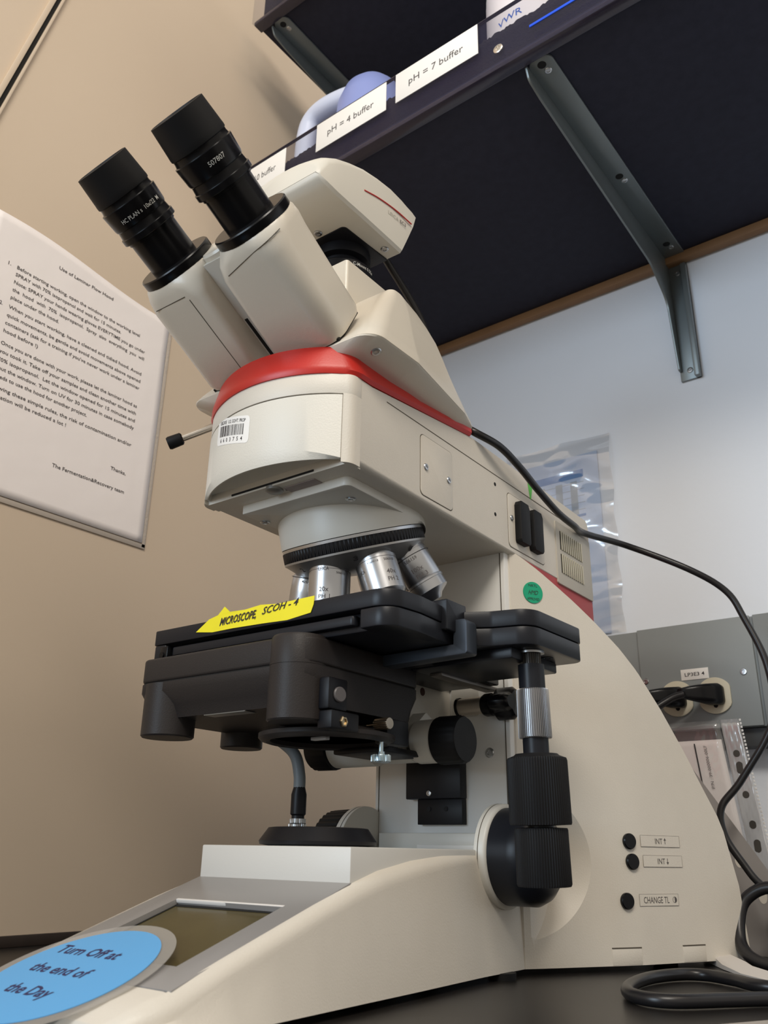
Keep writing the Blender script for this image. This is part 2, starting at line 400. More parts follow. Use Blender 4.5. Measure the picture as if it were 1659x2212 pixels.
ps.modifiers.new('thickness', 'SOLIDIFY').thickness = .0002
box('sleeve_edge', (.3, .9, 101.5, 105.5, -4, 262), mat('sleeve_perforated_edge', (.52, .46, .40), .3, bump=.8, bscale=300, dist=.001), nt_, .1)
box('sleeve_edge', (.3, .9, -109, 105.5, -5.5, -.6), mat('sleeve_bottom_edge', (.42, .37, .32), .3), nt_, .1)
def tl(s, z, y0, y1, h=3.7, b=.008):
    z -= 358; yc = ((y0+y1)/2+79-30+30)/210
    v_ = z/270; xx = notice_x(max(0, min(1, yc)), v_)+.9
    ob = text(s, (xx, (y0+y1)/2-30, z), (0, 1, 0), (0, 0, 1), h, y1-y0, GREYINK, nt_, bold=b)
    for q in ob.data.vertices:   # the print follows the curl of the sheet
        u = (q.co.y/S+109)/210; vv = (q.co.z/S)/(273+5*math.sin(u*4.4+.6)-6*u)
        q.co.x = (notice_x(u, vv)+.55)*S
tl('Use of Laminar Flow Hood', 610, -8, 57, 3.6, .012)
L1 = [('1.', 585, -58, -55), ('Before starting working, open the window to the working level', 585, -49, 95), ('SPRAY with 70% isopropanol and wait for 15 minutes.', 577, -49, 72), ('Note: SPRAY your hands wearing gloves EVERYTIME you go under', 568.5, -49, 104),
 ('the  hood  with  70%  isopropanol.  Spray  also  everything  you  will', 560, -49, 104), ('place under the hood.', 551.5, -49, 2),
 ('2.', 541, -58, -55), ('When you start working, have a cleaned and tidied hood. Avoid', 541, -49, 103), ('quick movements, be gentle and avoid movements above opened', 532, -49, 103), ("containers (ask for a training if you've never work under a laminar", 523.5, -49, 103), ('hood before !)', 515, -49, -14),
 ('3.', 502, -58, -55), ('Once you are done with your work, please let the laminar hood as', 502, -49, 103), ('you took it. Take off your samples and clean another time with', 493.5, -49, 103), ('70% isopropanol.  Let the window opened for 15 minutes and', 485, -49, 103), ('shut the window. Turn on UV for 30 minutes in case somebody', 476.5, -49, 103), ('needs to use the hood for another project.', 468, -49, 48),
 ('By following these simple rules, the risk of contamination and/or', 457, -62, 103), ('contamination will be reduced a lot !', 448.5, -62, 28),
 ('Thanks,', 424, 83, 101), ('The Fermentation&Recovery team', 404, 21, 102)]
for a in L1: tl(*a)
merge(nt_, 'lettering', 'typed_text')

# ------------------------------------------------------------------ clear sleeve hanging on back wall (white wall, seen edge-on glare)
cs = thing('wall_chart_sleeve', 'clear plastic sleeve holding a pale blue printed table, fixed to the white back wall', 'sleeve', None, (-50, 551, 306))
bm = bmesh.new()
g = []
for i in range(31):
    col_ = []
    for j in range(41):
        u, v = i/30, j/40
        y = -2.6 - .9*math.sin(u*7+v*3) - 2.4*math.sin(v*21+2.4*math.sin(u*5.5+v*3))*(.35+u)**1.3 - 1.2*u*u - 2.5
        col_.append(bm.verts.new((-78+u*143, y, v*(252-2*u))))
    g.append(col_)
for i in range(30):
    for j in range(40): bm.faces.new((g[i][j], g[i+1][j], g[i+1][j+1], g[i][j+1]))
finish('sleeve_film', bm, SLEEVE, cs, 0)
box('chart_sheet', (-78, 46, -1.1, -.7, 2, 232), mat('pale_blue_chart', (.52, .64, .86), .6), cs, .05)
DB = mat('chart_blue', (.10, .25, .56), .6); LG = mat('chart_grey', (.36, .42, .50), .6)
for z_, h_ in ((202, 10), (122, 8), (96, 7), (66, 7), (38, 7), (150, 3)):
    box('chart_row', (-76, 26, -1.5, -1.12, z_, z_+h_), DB, cs, 0)
for x_ in (-60, -36, -12, 8):
    box('chart_column', (x_, x_+9, -1.45, -1.12, 134, 198), LG, cs, 0)
for k in range(22): box('chart_rule', (-76, 26, -1.35, -1.12, 6+k*9, 6.6+k*9), LG, cs, 0)

for q in ('chart_row', 'chart_column', 'chart_rule'): merge(cs, q, q+'s')

# ------------------------------------------------------------------ sleeve with part-number sheet leaning in front of trunking
pn = thing('document_sleeve', 'clear punched document sleeve with a part-number sheet, standing behind the microscope under the sockets', 'sleeve', None, (110, 486, TZ))
# local axes: slight tilt to the right going down
def tiltpt(u, v, y=0): return (u + (190-v)*.115, y - (v/190)*-12, v)
def quadmesh(name, u0, u1, v0, v1, y, m, n=10, wob=.0, holes=None):
    bm = bmesh.new(); gg = []
    for i in range(n+1):
        gg.append([bm.verts.new(tiltpt(u0+(u1-u0)*i/n, v0+(v1-v0)*j/(3*n), y+wob*math.sin(i*2.1+j*1.3))) for j in range(3*n+1)])
    for i in range(n):
        for j in range(3*n): bm.faces.new((gg[i][j], gg[i+1][j], gg[i+1][j+1], gg[i][j+1]))
    o = finish(name, bm, m, pn, 0); md = o.modifiers.new('thickness', 'SOLIDIFY'); md.thickness = .0002; return o
quadmesh('sheet', -60, 8, 6, 181, 0, PAPER)
quadmesh('film', -62, 10, 0, 199, -1.2, film('glossy_film', (.9, .9, .92), .10, 40, .003, .08, .05), wob=.25)
quadmesh('binding_strip', 11, 28, 0, 199, -1.4, SLEEVE2, wob=.3)
for k in range(60):
    p = tiltpt(29.2, 3+k*3.3, -1.6)
    box('weld_bead', (p[0]-.6, p[0]+1.2, p[1]-.5, p[1]+.3, p[2]-1.1, p[2]+1.1), mat('bead', (.8, .8, .8), .3) if k == 0 else bpy.data.materials['bead'], pn, .3)
merge(pn, 'weld_bead', 'weld_beads')
for v_, hh in ((167, 3.2), (154, 5.5), (130, 3.2), (104, 3.6), (86, 5.5)):
    c_ = tiltpt(19.5, v_, -2.0); pts = [(c_[0]+3*math.cos(t), c_[2]+(hh-3+.01)*(1 if math.sin(t) > 0 else -1)+3*math.sin(t)) for t in [2*math.pi*i/20 for i in range(20)]]
    prism('punched_hole', pts, 'y', c_[1]-.1, c_[1]+.1, mat('hole_shadow', (.06, .055, .05), .8), pn, 0)
a_, b_ = tiltpt(-18, 178, -1.6), tiltpt(-18, 138, -1.6)
obox('ruled_line', a_, (1, 0, 0), (0, 1, 0), V(b_)-V(a_), (-.6, .6, -.1, .1, 0, 41), INK, pn, 0)
text('P/N : 39-000006-00LF', tiltpt(-8.5, 156, -1.7), V(a_)-V(b_), (-1, 0, 0), 2.8, 40, GREYINK, pn)
# second loose sleeve lying diagonally
s2 = thing('loose_sleeve', 'grey translucent punched sleeve edge slanting down behind the microscope', 'sleeve', None, (128, 462, TZ))
pts = rpoly([(-48, 160), (-38, 168), (44, 40), (30, 0), (-4, 0)], 2)
prism('film', pts, 'y', -.2, .2, mat('grey_translucent_film', (.36, .34, .33), .35, alpha=.8), s2, 0)
for p in ((-14, 104), (4, 74), (20, 46)):
    prism('punched_hole', [(p[0]+3.6*math.cos(t), p[1]+6*math.sin(t)) for t in [2*math.pi*i/20 for i in range(20)]], 'y', -.4, -.25, mat('bright_hole', (.66, .62, .55), .6), s2, 0)

# ------------------------------------------------------------------ cords and scraps on the bench
c1 = tube('bench_cable', [(300, 330, 0), (250, 262, 0), (206, 241, 0), (180, 258, 0), (160, 268, 0), (146, 260, 0), (138, 232, 0), (140, 196, 0), (150, 162, 0), (166, 144, 0), (184, 146, 0), (205, 173, 0), (222, 195, 0), (270, 250, 0), (330, 300, 0)], 3.7, CORD)
tag(c1, 'thick black power cord looped flat on the bench at lower right', 'cord')
c2 = tube('bench_cable', [(192, 388, 0), (194, 392, 20), (176, 398, 50), (152, 394, 40), (150, 380, 12), (168, 366, 0), (200, 360, 0), (260, 380, 0)], 4.6, CORD)
tag(c2, 'thick black cord arching upright beside the rear of the stand', 'cord')
random.seed(3)
for i, lab in enumerate(('tangled black cord nearest the stand in the coil bundle', 'tangled black cord in the middle of the coil bundle', 'tangled black cord at the back of the coil bundle', 'brownish cord crossing the top of the coil bundle')):
    pts = []
    for k in range(26):
        t = k*.62+i; rr = 26+8*math.sin(k*.7+i)
        pts.append((186+rr*math.cos(t)*.75, 420+i*14+rr*math.sin(t)*.35, 30+rr*math.sin(t*1.0)*.9+4*math.sin(k)))
    pts = [(p[0], p[1], max(1, p[2])) for p in pts]
    c = tube('coiled_cord', pts, 3.2 if i < 3 else 2.2, CORD if i < 3 else mat('brown_cord', (.05, .03, .025), .4), n=10)
    tag(c, lab, 'cord', 'cords bundled behind the microscope')
tn = loft('torn_paper', [[(123,396,-3.6),(118,388,-3.6),(124,384,-3.6),(121,376,-3.6),(128,372,-3.6),(146,343,-3.6),(168,313,-3.6),(192,290,-3.6),(240,262,-3.6),(240,284,-3.6),(206,300,-3.6),(176,326,-3.6),(160,352,-3.6)],
    [(124,396,6),(119,388,6),(125,384,5),(122,376,5),(128,372,4),(146,343,-.5),(168,313,-2),(192,290,-2),(240,262,-2),(240,284,-2),(206,300,-1),(176,326,0),(160,352,2)]], mat('torn_paper_white', (.62, .58, .54), .8))
tag(tn, 'torn white paper strip on the bench behind the looped cord', 'paper')
sh = obox('paper_sheet', (222, 127, TZ+.1), (.45, .9, 0), (.9, -.45, 0), (0, 0, 1), (-30, 120, 0, 90, 0, .5), mat('pale_sheet', (.42, .38, .34), .6), None, .05)
tag(sh, 'pale paper sheet at the bottom right corner of the bench', 'paper')

# ================================================================== MICROSCOPE
mic = thing('microscope', 'large cream and red laboratory microscope with black stage and twin eyepieces', 'microscope')
mic.rotation_euler = (0, 0, math.radians(1.004))
CX = (1, 0, 0)
def arcpts(hx, sag, off=0, n=28, y0=0):
    R = (hx*hx+sag*sag)/(2*sag); out = []
    a = math.asin(hx/R)
    for i in range(n+1):
        t = -a+2*a*i/n; out.append((R*math.sin(t), y0+(R-sag)-R*math.cos(t)))
    return out

# --- foot (front base) : loft along y
def sec(y, zt, ht, hb, r, z0=0):
    hx = ht; n = 6; pts = [(-hb, z0), (hb, z0)]
    cx, cz = hx-r, zt-r
    slope = math.atan2(hb-hx, max(1, zt-z0))
    for k in range(n+1):
        t = math.radians(90)*k/n; pts.append((cx+r*math.cos(t), cz+r*math.sin(t)))
    for k in range(n+1):
        t = math.radians(90)+math.radians(90)*k/n; pts.append((-cx+r*math.cos(t), cz+r*math.sin(t)))
    return [(x, y, z) for x, z in pts]
st = [(-124, 2.5, 40, 66, 1, 1.2), (-122.6, 5.5, 50, 70, 3.5, 0), (-118, 8.5, 57, 73.5, 6, 0), (-111, 12, 61.5, 75, 8, 0), (-103, 14.6, 64, 75.5, 9, 0), (-96, 16.9, 66, 75.5, 10, 0), (-70, 25.9, 66.5, 74.5, 8, 0), (-40, 36.0, 66.5, 73, 8, 0), (-10, 46.1, 66.5, 71.5, 8, 0), (20, 55.6, 66, 70, 9, 0), (44, 62.5, 65.5, 69, 10, 0), (76, 68, 64.8, 67.5, 10, 0), (110, 71.5, 63, 65.5, 9, 0), (150, 73.2, 60.5, 63.2, 7, 0), (208, 73.4, 60, 62.6, 6, 0)]
foot = loft('foot', [sec(y, zt, ht, hb, r, z0) for y, zt, ht, hb, r, z0 in st], CREAM, mic, ang=40)
for x, y in ((-50, -95), (50, -95), (-60, 180), (60, 180)):
    lathe('rubber_foot', [(9, 0), (9, 4.2)], (x, y, -4), (0, 0, 1), RUBBER, mic, seg=24)
for x, y in ((-110, 340), (110, 340)):
    lathe('rubber_foot', [(9, 0), (9, 4.2)], (x, y, -4), (0, 0, 1), RUBBER, mic, seg=24)
box('lamp_base_block', (-59, 59, 20, 186, 50, 74), mat('pale_enamel', (.60, .59, .56), .4, bump=.15, bscale=900, dist=.0002), mic, .8)
# sloping control panel
d = V((0, -116, -38.9)).normalized()      # down the slope
nn = V((0, -d.z, d.y)); nn = nn if nn.z > 0 else -nn
pan = thing; 
def slab(name, x0, x1, t0, t1, n0, n1, m, par, bevel=.3):
    return obox(name, (0, 20, 54.9), (1, 0, 0), d, nn, (x0, x1, t0, t1, n0, n1), m, par, bevel)
bm = bmesh.new()
fr = slab('control_panel', -59.4, 59.4, -1, 124, -4, .9, GREYP, mic, .3)
cut = slab('cut', -40, 42, 35, 104, -2.4, 6, None, None, 0); boolean(fr, cut)
cut = slab('cut', -59.4, 59.4, -1, 124.2, -4, 6, None, None, 0); boolean(foot, cut)
slab('lcd_screen', -41, 43, 34, 105, -3.6, -2.0, LCD, fr, 0)
slab('lcd_edge_shade', -40, 42, 35, 37.4, -2.6, -1.7, DK, fr, 0); slab('lcd_edge_shade', -40, -38.6, 35, 104, -2.6, -1.7, DK, fr, 0)  # shade along the recess's top and left edges, put in as black strips
slab('screen_bezel', -40.2, 42.2, 33.2, 35, -1, 1.1, mat('bezel_light', (.72, .70, .68), .4), fr, .3)
# lamp disc on base
lathe('field_lens_ring', [(30, 0), (36, 1), (36.5, 3), (31, 10.6), (28, 11), (18, 11), (17, 9), (.01, 9)], (0, 61, 74), (0, 0, 1), BLACK, mic)
# ledge + riser behind lamp base
box('rear_ledge', (-47, 47, 186, 205, 73, 85), CREAMS, mic, .6)
box('rear_ledge_lip', (-10, 52, 183, 187, 73.8, 77), mat('ledge_light', (.72, .70, .66), .4), mic, .4)

# --- stand body (flared, curved rear)
def zt(y):
    P = [(180, 297), (208, 297), (218.8, 290.2), (226.8, 284.5), (238.8, 275.1), (254.8, 261.9), (271, 246.8), (288, 230), (306, 211), (326, 183), (345, 152), (360, 124), (375, 97), (386, 49), (389, 0)]
    for (a, za), (b, zb) in zip(P, P[1:]):
        if y <= b: return za+(zb-za)*(y-a)/(b-a)
    return 0
def hw(y):
    P = [(205, 62.2), (230, 78), (250, 90), (271, 103), (291, 114.5), (320, 127.5), (345, 139), (370, 151), (389, 160)]
    if y < 205: return 63
    for (a, za), (b, zb) in zip(P, P[1:]):
        if y <= b: return za+(zb-za)*(y-a)/(b-a)
    return 160
ys = [206.2]+[208+i*4.55 for i in range(0, 40)]+[388.6]
rings = []
for y in ys:
    h_, z_ = hw(y), max(6, zt(y)); n_ = 24
    zz = [z_*i/n_ for i in range(n_+1)]
    rings.append([(h_, y, z) for z in zz]+[(-h_, y, z) for z in reversed(zz)])
bm = bmesh.new(); b_loft(bm, rings)
body = finish('stand_body', bm, CREAM, mic, 0, ang=28)
for s in (1, -1):
    cut = lathe('cut', [(56, -1), (59, .3), (96, 68), (96, 90)], (s*63.2, 184, 68), (s, 0, 0), None, None, seg=96)
    boolean(body, cut)
bpy.context.view_layer.update()
# hub disc filling the scoop
for s in (1, -1):
    sp = [(184+59.2*math.cos(t), 68+59.2*math.sin(t)) for t in [math.radians(-68+136*i/40) for i in range(41)]]
    prism('scoop_floor', sp, 'x', s*52, s*63.3, CREAM, mic)
# inner column and red core
box('column_face', (-61.5, 61.5, 199.5, 240, 74, 295.5), mat('column_enamel', (.74, .74, .72), .4, bump=.15, bscale=900, dist=.0002), mic, 1)
for s in (-1, 1):
    box('column_seam', (s*57.8-.35, s*57.8+.35, 199.15, 199.7, 74, 295), SEAM, mic, 0)
box('column_top_gap', (-63.9, 63.9, 199.4, 250, 294.6, 296.2), mat('dark_red_gap', (.10, .012, .012), .6), mic, 0)
prism('red_core', rpoly([(216, 150), (359.5, 150), (359.5, 270), (359.5, 296), (216, 296)], 1), 'x', -65.5, 65.5, REDD, mic, .5)
# notches at lower edge of body
def side_frame(ya, yb):
    a = V((hw(ya), ya, 0)); b = V((hw(yb), yb, 0)); t = (b-a).normalized(); return a, t, V((t.y, -t.x, 0))
for (ya, yb) in ((266, 288), (325, 346)):
    a, t, n = side_frame(ya, yb); L_ = (V((hw(yb), yb, 0))-a).length
    obox('notch_cover', a, t, n, (0, 0, 1), (0, L_, -2, .3, .4, 11), CREAM, mic, .2)
    obox('notch_gap', a, t, n, (0, 0, 1), (0, L_, -2, .5, 10.8, 11.6), SEAM, mic, 0)
# push buttons with engraved labels
for y, z, s, ly0, ly1 in ((284.8, 82, 'INT\u2191', 294.5, 331.3), (286, 68, 'INT\u2193', 295.5, 332), (279.5, 41.5, 'CHANGE TL', 289.4, 325)):
    a, t, n = side_frame(y-4, y+4); p = V((hw(y), y, z))
    bt_ = lathe('push_button', [(5.6, -1), (5.6, 1.6), (5, 2.4), (.01, 2.4)], p+n*.1, n, BLACKG, mic, seg=32)
    a2, t2, n2 = side_frame(ly0, ly1); L_ = (V((hw(ly1), ly1, 0))-a2).length
    zc = z+.6; o_ = a2+V((0, 0, zc))+n2*.42
    pl = obox('button_label', o_, t2, n2, (0, 0, 1), (0, L_, -.1, 0, -4, 4), CREAM, mic, 0)
    for q in ((0, L_, 3.9, 4.05), (0, L_, -4.05, -3.9)): obox('label_border', o_, t2, n2, (0, 0, 1), (q[0], q[1], 0, .06, q[2], q[3]), GREYINK, pl, 0)
    for q in (0, L_-.15): obox('label_border', o_, t2, n2, (0, 0, 1), (q, q+.15, 0, .06, -4, 4), GREYINK, pl, 0)
    if s.startswith('INT'):
        text('INT', o_+t2*L_*.46+n2*.12, t2, (0, 0, 1), 4.0, 7.6, GREYINK, pl)
        xa = L_*.46+6.4; sg = 1 if s[-1] == '\u2191' else -1
        obox('arrow_stem', o_+t2*xa, t2, n2, (0, 0, 1), (-.25, .25, 0, .1, -2, 2), GREYINK, pl, 0)
        bm = bmesh.new(); q = o_+t2*xa+n2*.12
        bm.faces.new([bm.verts.new(q+t2*x_+V((0, 0, sg*z_))) for x_, z_ in ((-1.2, .6), (1.2, .6), (0, 2.4))]); finish('arrow_head', bm, GREYINK, pl, 0)
    else:
        text('CHANGE TL', o_+t2*L_*.43+n2*.12, t2, (0, 0, 1), 4.4, 25.5, GREYINK, pl)
        q = o_+t2*(L_*.9)+n2*.12
        bm = bmesh.new(); b_loft(bm, [[q+t2*(2.1*r_*math.cos(u))+V((0, 0, 2.1*r_*math.sin(u))) for u in [2*math.pi*i/28 for i in range(28)]] for r_ in (1, .86)], cap=False); finish('half_moon_icon', bm, GREYINK, pl, 0)
        bm = bmesh.new(); bm.faces.new([bm.verts.new(q+t2*(2*math.cos(u))+V((0, 0, 2*math.sin(u)))) for u in [-math.pi/2+math.pi*i/16 for i in range(17)]]); finish('half_moon_icon', bm, GREYINK, pl, 0)
for o_ in [c for c in mic.children if c.name.startswith('button_label')]:
    for q in ('label_border',): merge(o_, q, q)
# green round sticker
a, t, n = side_frame(216, 230); p = V((hw(222.8), 222.8, 264.5))+n*.5
gs = lathe('green_round_sticker', [(8.7, -.6), (8.7, .25)], p, n, GRN, mic, seg=48)
text('NRTL', p+n*.4+V((0, 0, 5.6)), t, (0, 0, 1), 2.0, 8, INK, gs); text('APPROVED', p+n*.4-V((0, 0, 5.4)), t, (0, 0, 1), 2.2, 11, INK, gs); text('HMD', p+n*.4, t, (0, 0, 1), 3.6, 9, INK, gs, shear=.5)

# --- arm
prof = rpoly([(9, 295), (359.5, 293), (359.5, 369), (150, 372), (142, 371.5), (20, 357), (9, 357)], [0, 1, 6, 4, 4, 4, 0])
bm = bmesh.new()
# front nose added as part of arm section above the cover
n_ = len(prof)
b_loft(bm, [[(66, y, z) for y, z in prof], [(-66, y, z) for y, z in prof]])
arm = finish('arm', bm, CREAM, mic, 0, ang=30)
# soften the long lower edges by re-bevelling
bm = bmesh.new(); bm.from_mesh(arm.data)
es = [e for e in bm.edges if all(abs(v.co.z-.295) < .003 for v in e.verts) and abs(e.verts[0].co.x-e.verts[1].co.x) < 1e-5 and len(e.link_faces) == 2 and e.calc_face_angle(0) > .5 and abs(e.verts[0].co.y-e.verts[1].co.y) > .05]
bmesh.ops.bevel(bm, geom=es, offset=.005, segments=5, profile=.5, affect='EDGES'); bm.to_mesh(arm.data); bm.free()
arm.data.polygons.foreach_set('use_smooth', [True]*len(arm.data.polygons)); arm.data.set_sharp_from_angle(angle=math.radians(30))
# seam line along the side
for s in (1,):
    box('side_seam', (65.8, 66.15, 36, 359, 353, 353.7), SEAM, mic, 0)
# upper nose band + front cover
def nose(hx, sag, yb, xl=55, r=13, off=0):
    R = (hx*hx+sag*sag)/(2*sag); a = math.asin(xl/R)
    arc = [(R*math.sin(-a+2*a*i/26), (R-sag)-R*math.cos(-a+2*a*i/26)) for i in range(27)]
    pts = [(-hx, yb), (-hx, 0)]+arc+[(hx, 0), (hx, yb)]
    rr = [0, r]+[0]*27+[r, 0]
    return rpoly(pts, rr, 6)
prism('front_band', nose(66, 26.5, 9.05), 'z', 343, 357.4, CREAM, mic, .4)
def yarc(x, hx=66, sag=26.5):
    R = (hx*hx+sag*sag)/(2*sag); return (R-sag)-math.sqrt(R*R-x*x)
np0 = [p for p in nose(66, 26.5, 9.05) if p[0] > 61.6]
for s_ in (1, -1):
    q = [(61.4, yarc(61.4))]+np0+[(61.4, 9.05)]
    q = [(x*s_, y) for x, y in q]
    prism('front_cheek', q if s_ > 0 else q[::-1], 'z', 295, 343.2, CREAM, mic, 0)
def crg2(k, z, xo=0):
    R = (66*66+26.2*26.2)/(2*26.2); a = math.asin(61/R)
    return [(R*math.sin(t)*(1-(1-k)*.25), ((R-26.2)-R*math.cos(t))*k+(1-k)*4, z if not xo else 297.8+xo*math.cos(t/a*math.pi/2)) for t in [-a+2*a*i/28 for i in range(29)]]+[(61*(1-(1-k)*.25), 9, z if not xo else 297.8), (-61*(1-(1-k)*.25), 9, z if not xo else 297.8)]
cov = loft('front_cover', [crg2(1, 342.2), crg2(1, 304, 9.5), crg2(.90, 297.5), crg2(.87, 297.4), crg2(.83, 302)], mat('cover_enamel', (.70, .67, .60), .4, bump=.35, bscale=900, dist=.0003), mic, ang=25)
box('cover_seam', (61, 61.42, -3.6, 6, 296, 342), SEAM, mic, 0)
prism('cover_seam', nose(65.3, 25.8, 10), 'z', 342.2, 343, SEAM, mic, 0)
box('cover_gap', (-38, 36, -.9, -.25, 296.2, 297.5), DK, mic, 0)
box('nose_floor', (-64, 64, -.3, 12, 294.95, 303), CREAM, mic, 0)
# barcode sticker
R0 = (66*66+26.2*26.2)/(2*26.2)+.12; CYC = 26.2-.12
th0 = math.radians(-10.8); TILT = -.27
def cylpt(th, z, r): return (r*math.sin(th), (R0-CYC-.12)-r*math.cos(th), z)
def cylpatch(name, th0_, hw_, z0, z1, r, m, parent, n=10, rc=0):
    bm = bmesh.new(); ra = []; rb = []
    for i in range(n+1):
        th = th0_-hw_/r+2*hw_/r*i/n; e = 0; dz = TILT*(th-th0)*r
        if rc:
            dx = min(i/n, 1-i/n)*2*hw_
            e = rc-math.sqrt(max(0, rc*rc-(rc-dx)**2)) if dx < rc else 0
        ra.append(cylpt(th, z0+e+dz, r)); rb.append(cylpt(th, z1-e+dz, r))
    b_loft(bm, [ra, rb], cap=False, closed=False); return finish(name, bm, m, parent, 0)
bc = cylpatch('barcode_sticker', th0, 19.5, 321, 341, R0+.12, WHITE, mic, 60, 3)
random.seed(11); xx = -14.5
while xx < 14.5:
    w_ = random.choice((.35, .6, .35, 1.1))
    cylpatch('barcode_bars', th0+xx/R0, w_/2, 327.2, 335.2, R0+.22, INK, bc, 1); xx += w_+random.choice((.45, .45, .8))
merge(bc, 'barcode_bars', 'barcode')
rr_ = R0+.24
def ct(t_, z, h, wd):
    o_ = V(cylpt(th0, z, rr_)); ux = V((math.cos(th0), math.sin(th0), TILT)).normalized(); 
    text(t_, o_, ux, (0, 0, 1), h, wd, INK, bc, cyl=((0, R0-CYC-.12, 0), (0, 0, 1), rr_), bold=.008)
ct('LBLDOE   U.S. GOVT. PROP', 337.8, 2.6, 32); ct('6  6  0  3  7  5  4', 324.4, 2.9, 28)
# red crown ring
def redring(off, fz):
    pts = [p for p in nose(66+off, 27+off*.6, 18, 52, 22)]
    pts = [(66+off, 60), (66+off, 100), (66+off, 143), (0, 146), (-66-off, 143), (-66-off, 100), (-66-off, 60)]+pts
    return [(x, y, fz(y)) for x, y in pts]
zb = lambda y: 357.3 if y < 20 else 357.3+(y-20)*(371.6-357.3)/122
redo = loft('red_crown', [redring(.8, zb), redring(2.4, lambda y: zb(y)+2.6), redring(2.0, lambda y: zb(y)+6), redring(-3.5, lambda y: max(378.5, zb(y)+9))], RED, mic, ang=30)
# side hatch, connector panel, vents
def side_panel(name, y0, y1, z0, z1, x, m=CREAM, r=4):
    return prism(name, rpoly([(y0, z0), (y1, z0), (y1, z1), (y0, z1)], r), 'x', 65.5, x, m, mic, .25)
def side_outline(y0, y1, z0, z1, r=4):
    prism('panel_gap', rpoly([(y0-.5, z0-.5), (y1+.5, z0-.5), (y1+.5, z1+.5), (y0-.5, z1+.5)], r), 'x', 65.5, 66.08, SEAM, mic, 0)
side_outline(76, 117, 300.5, 346.5); h1 = side_panel('side_hatch', 76, 117, 300.5, 346.5, 66.5)
screw(h1, (66.6, 82, 322.5), CX, 2.6, STEEL); screw(h1, (66.6, 111.5, 323), CX, 2.6, STEEL)
side_outline(200.5, 262, 299, 345); h2 = side_panel('connector_panel', 200.5, 262, 299, 345, 66.5, GREYP if 0 else CREAM)
screw(h2, (66.6, 205.5, 324), CX, 2.4, STEEL); screw(h2, (66.6, 256, 322), CX, 2.4, STEEL)
for y0 in (212, 235.5):
    prism('connector_cap', rpoly([(y0, 304.5), (y0+13.5, 304.5), (y0+15.5, 307), (y0+15.5, 336.5), (y0+13, 340.5), (y0+1, 340.5), (y0-1, 337), (y0-1, 307)], .8), 'x', 66.3, 72.5, RUBBER, h2, .8)
prism('vent_panel', rpoly([(286, 290), (358.6, 290), (358.6, 348), (286, 348)], [2, 1, 1, 2]), 'x', 60, 67, mat('vent_panel_enamel', (.52, .49, .43), .5, bump=.2, bscale=900, dist=.0002), mic, .4)
vp = [o for o in mic.children if o.name.startswith('vent_panel')][0]
for k in range(11):
    y = 293.5+k*4.15
    for z0, z1 in ((322.5, 340), (301, 318.5)):
        obox('vent_slot', (67.02, y, z0), (1, 0, 0), (0, 1, 0), (0, 0, 1), (0, .12, 0, 1.6, 0, z1-z0), DK, vp, 0)
        obox('vent_fin', (67.0, y+1.7, z0), (1, -.3, 0), (0, 1, 0), (0, 0, 1), (0, .9, 0, 2.1, 0, z1-z0), IVORY, vp, .1)
merge(vp, 'vent_slot', 'vent_slots'); merge(vp, 'vent_fin', 'vent_fins')
for y, z in ((181, 345), (180, 319)): lathe('screw_hole', [(1.6, 0), (1.6, .15)], (66, y, z), CX, DK, mic, seg=16)
for x, y in ((44, 119), (45, 165), (4, 2)): lathe('screw_hole', [(1.3, 0), (1.3, .15)], (x, y+8, 294.9), (0, 0, -1), DK, mic, seg=16)
# green tape strip on top edge of arm
obox('green_tape', (66.2, 235, 354), (1, 0, 0), (0, 1, .25), (0, 0, 1), (0, .3, 0, 1, 0, 1), GTAPE, mic, 0)
bm = bmesh.new(); 
for xx_ in (66.2, 66.35): pass
b_loft(bm, [[(66.15, 237, 370.6), (66.15, 247, 369.8), (66.15, 242.5, 352.6), (66.15, 241, 353)], [(66.4, 237, 370.6), (66.4, 247, 369.8), (66.4, 242.5, 352.6), (66.4, 241, 353)]])
for o in list(mic.children):
    if o.name.startswith('green_tape'): bpy.data.objects.remove(o)
finish('green_tape', bm, GTAPE, mic, 0)
# underside small parts
lathe('thumb_detent', [(6, 0), (6, 2.4), (5, 3)], (-3, 5, 296), (0, 0, -1), mat('greyed_metal', (.3, .29, .27), .4, .6), mic, seg=32)
box('type_plate', (4, 31, 6, 15, 294.4, 294.9), VIOLET, mic, .1)
# nosepiece mounting plate
pl_ = rpoly([(-42, 14), (53, 14), (53, 84), (-42, 84)], [1, 5, 1, 1])
np_ = prism('nosepiece_plate', pl_, 'z', 288.5, 295.2, CREAMS, mic, .8)
screw(np_, (39, 34, 288.4), (0, 0, -1), 3.6, STEEL); screw(np_, (-39, 34, 288.4), (0, 0, -1), 3.6, STEEL)

# --- turret
T = math.radians(21); AX = V((0, math.sin(T), -math.cos(T))); A0 = V((0, 61.5, 358))
off = V((0, -5, 0))
def circ(c, R, f1, f2, n=72): return [V(c)+(V(f1)*math.cos(2*math.pi*i/n)+V(f2)*math.sin(2*math.pi*i/n))*R for i in range(n)]
e2t = V((0, math.cos(T), math.sin(T)))
def tc(s): return A0+off+AX*s
tur = loft('turret_housing', [circ((0, 84, 296), 53.5, (1, 0, 0), (0, 1, 0)), circ((0, 84, 290), 54, (1, 0, 0), (0, 1, 0)), circ(tc(79.5), 52, (1, 0, 0), e2t)], CREAMS, mic, ang=40)
tr_ = [(50.2, 79.4), (50.2, 80.4), (51.4, 80.6), (51.4, 82), (51, 82, 1), (51.2, 82.2, 1), (51.2, 89.5, 1), (51, 89.8, 1), (50.6, 89.9), (50.6, 91.2), (44, 97), (30, 104), (.01, 106)]
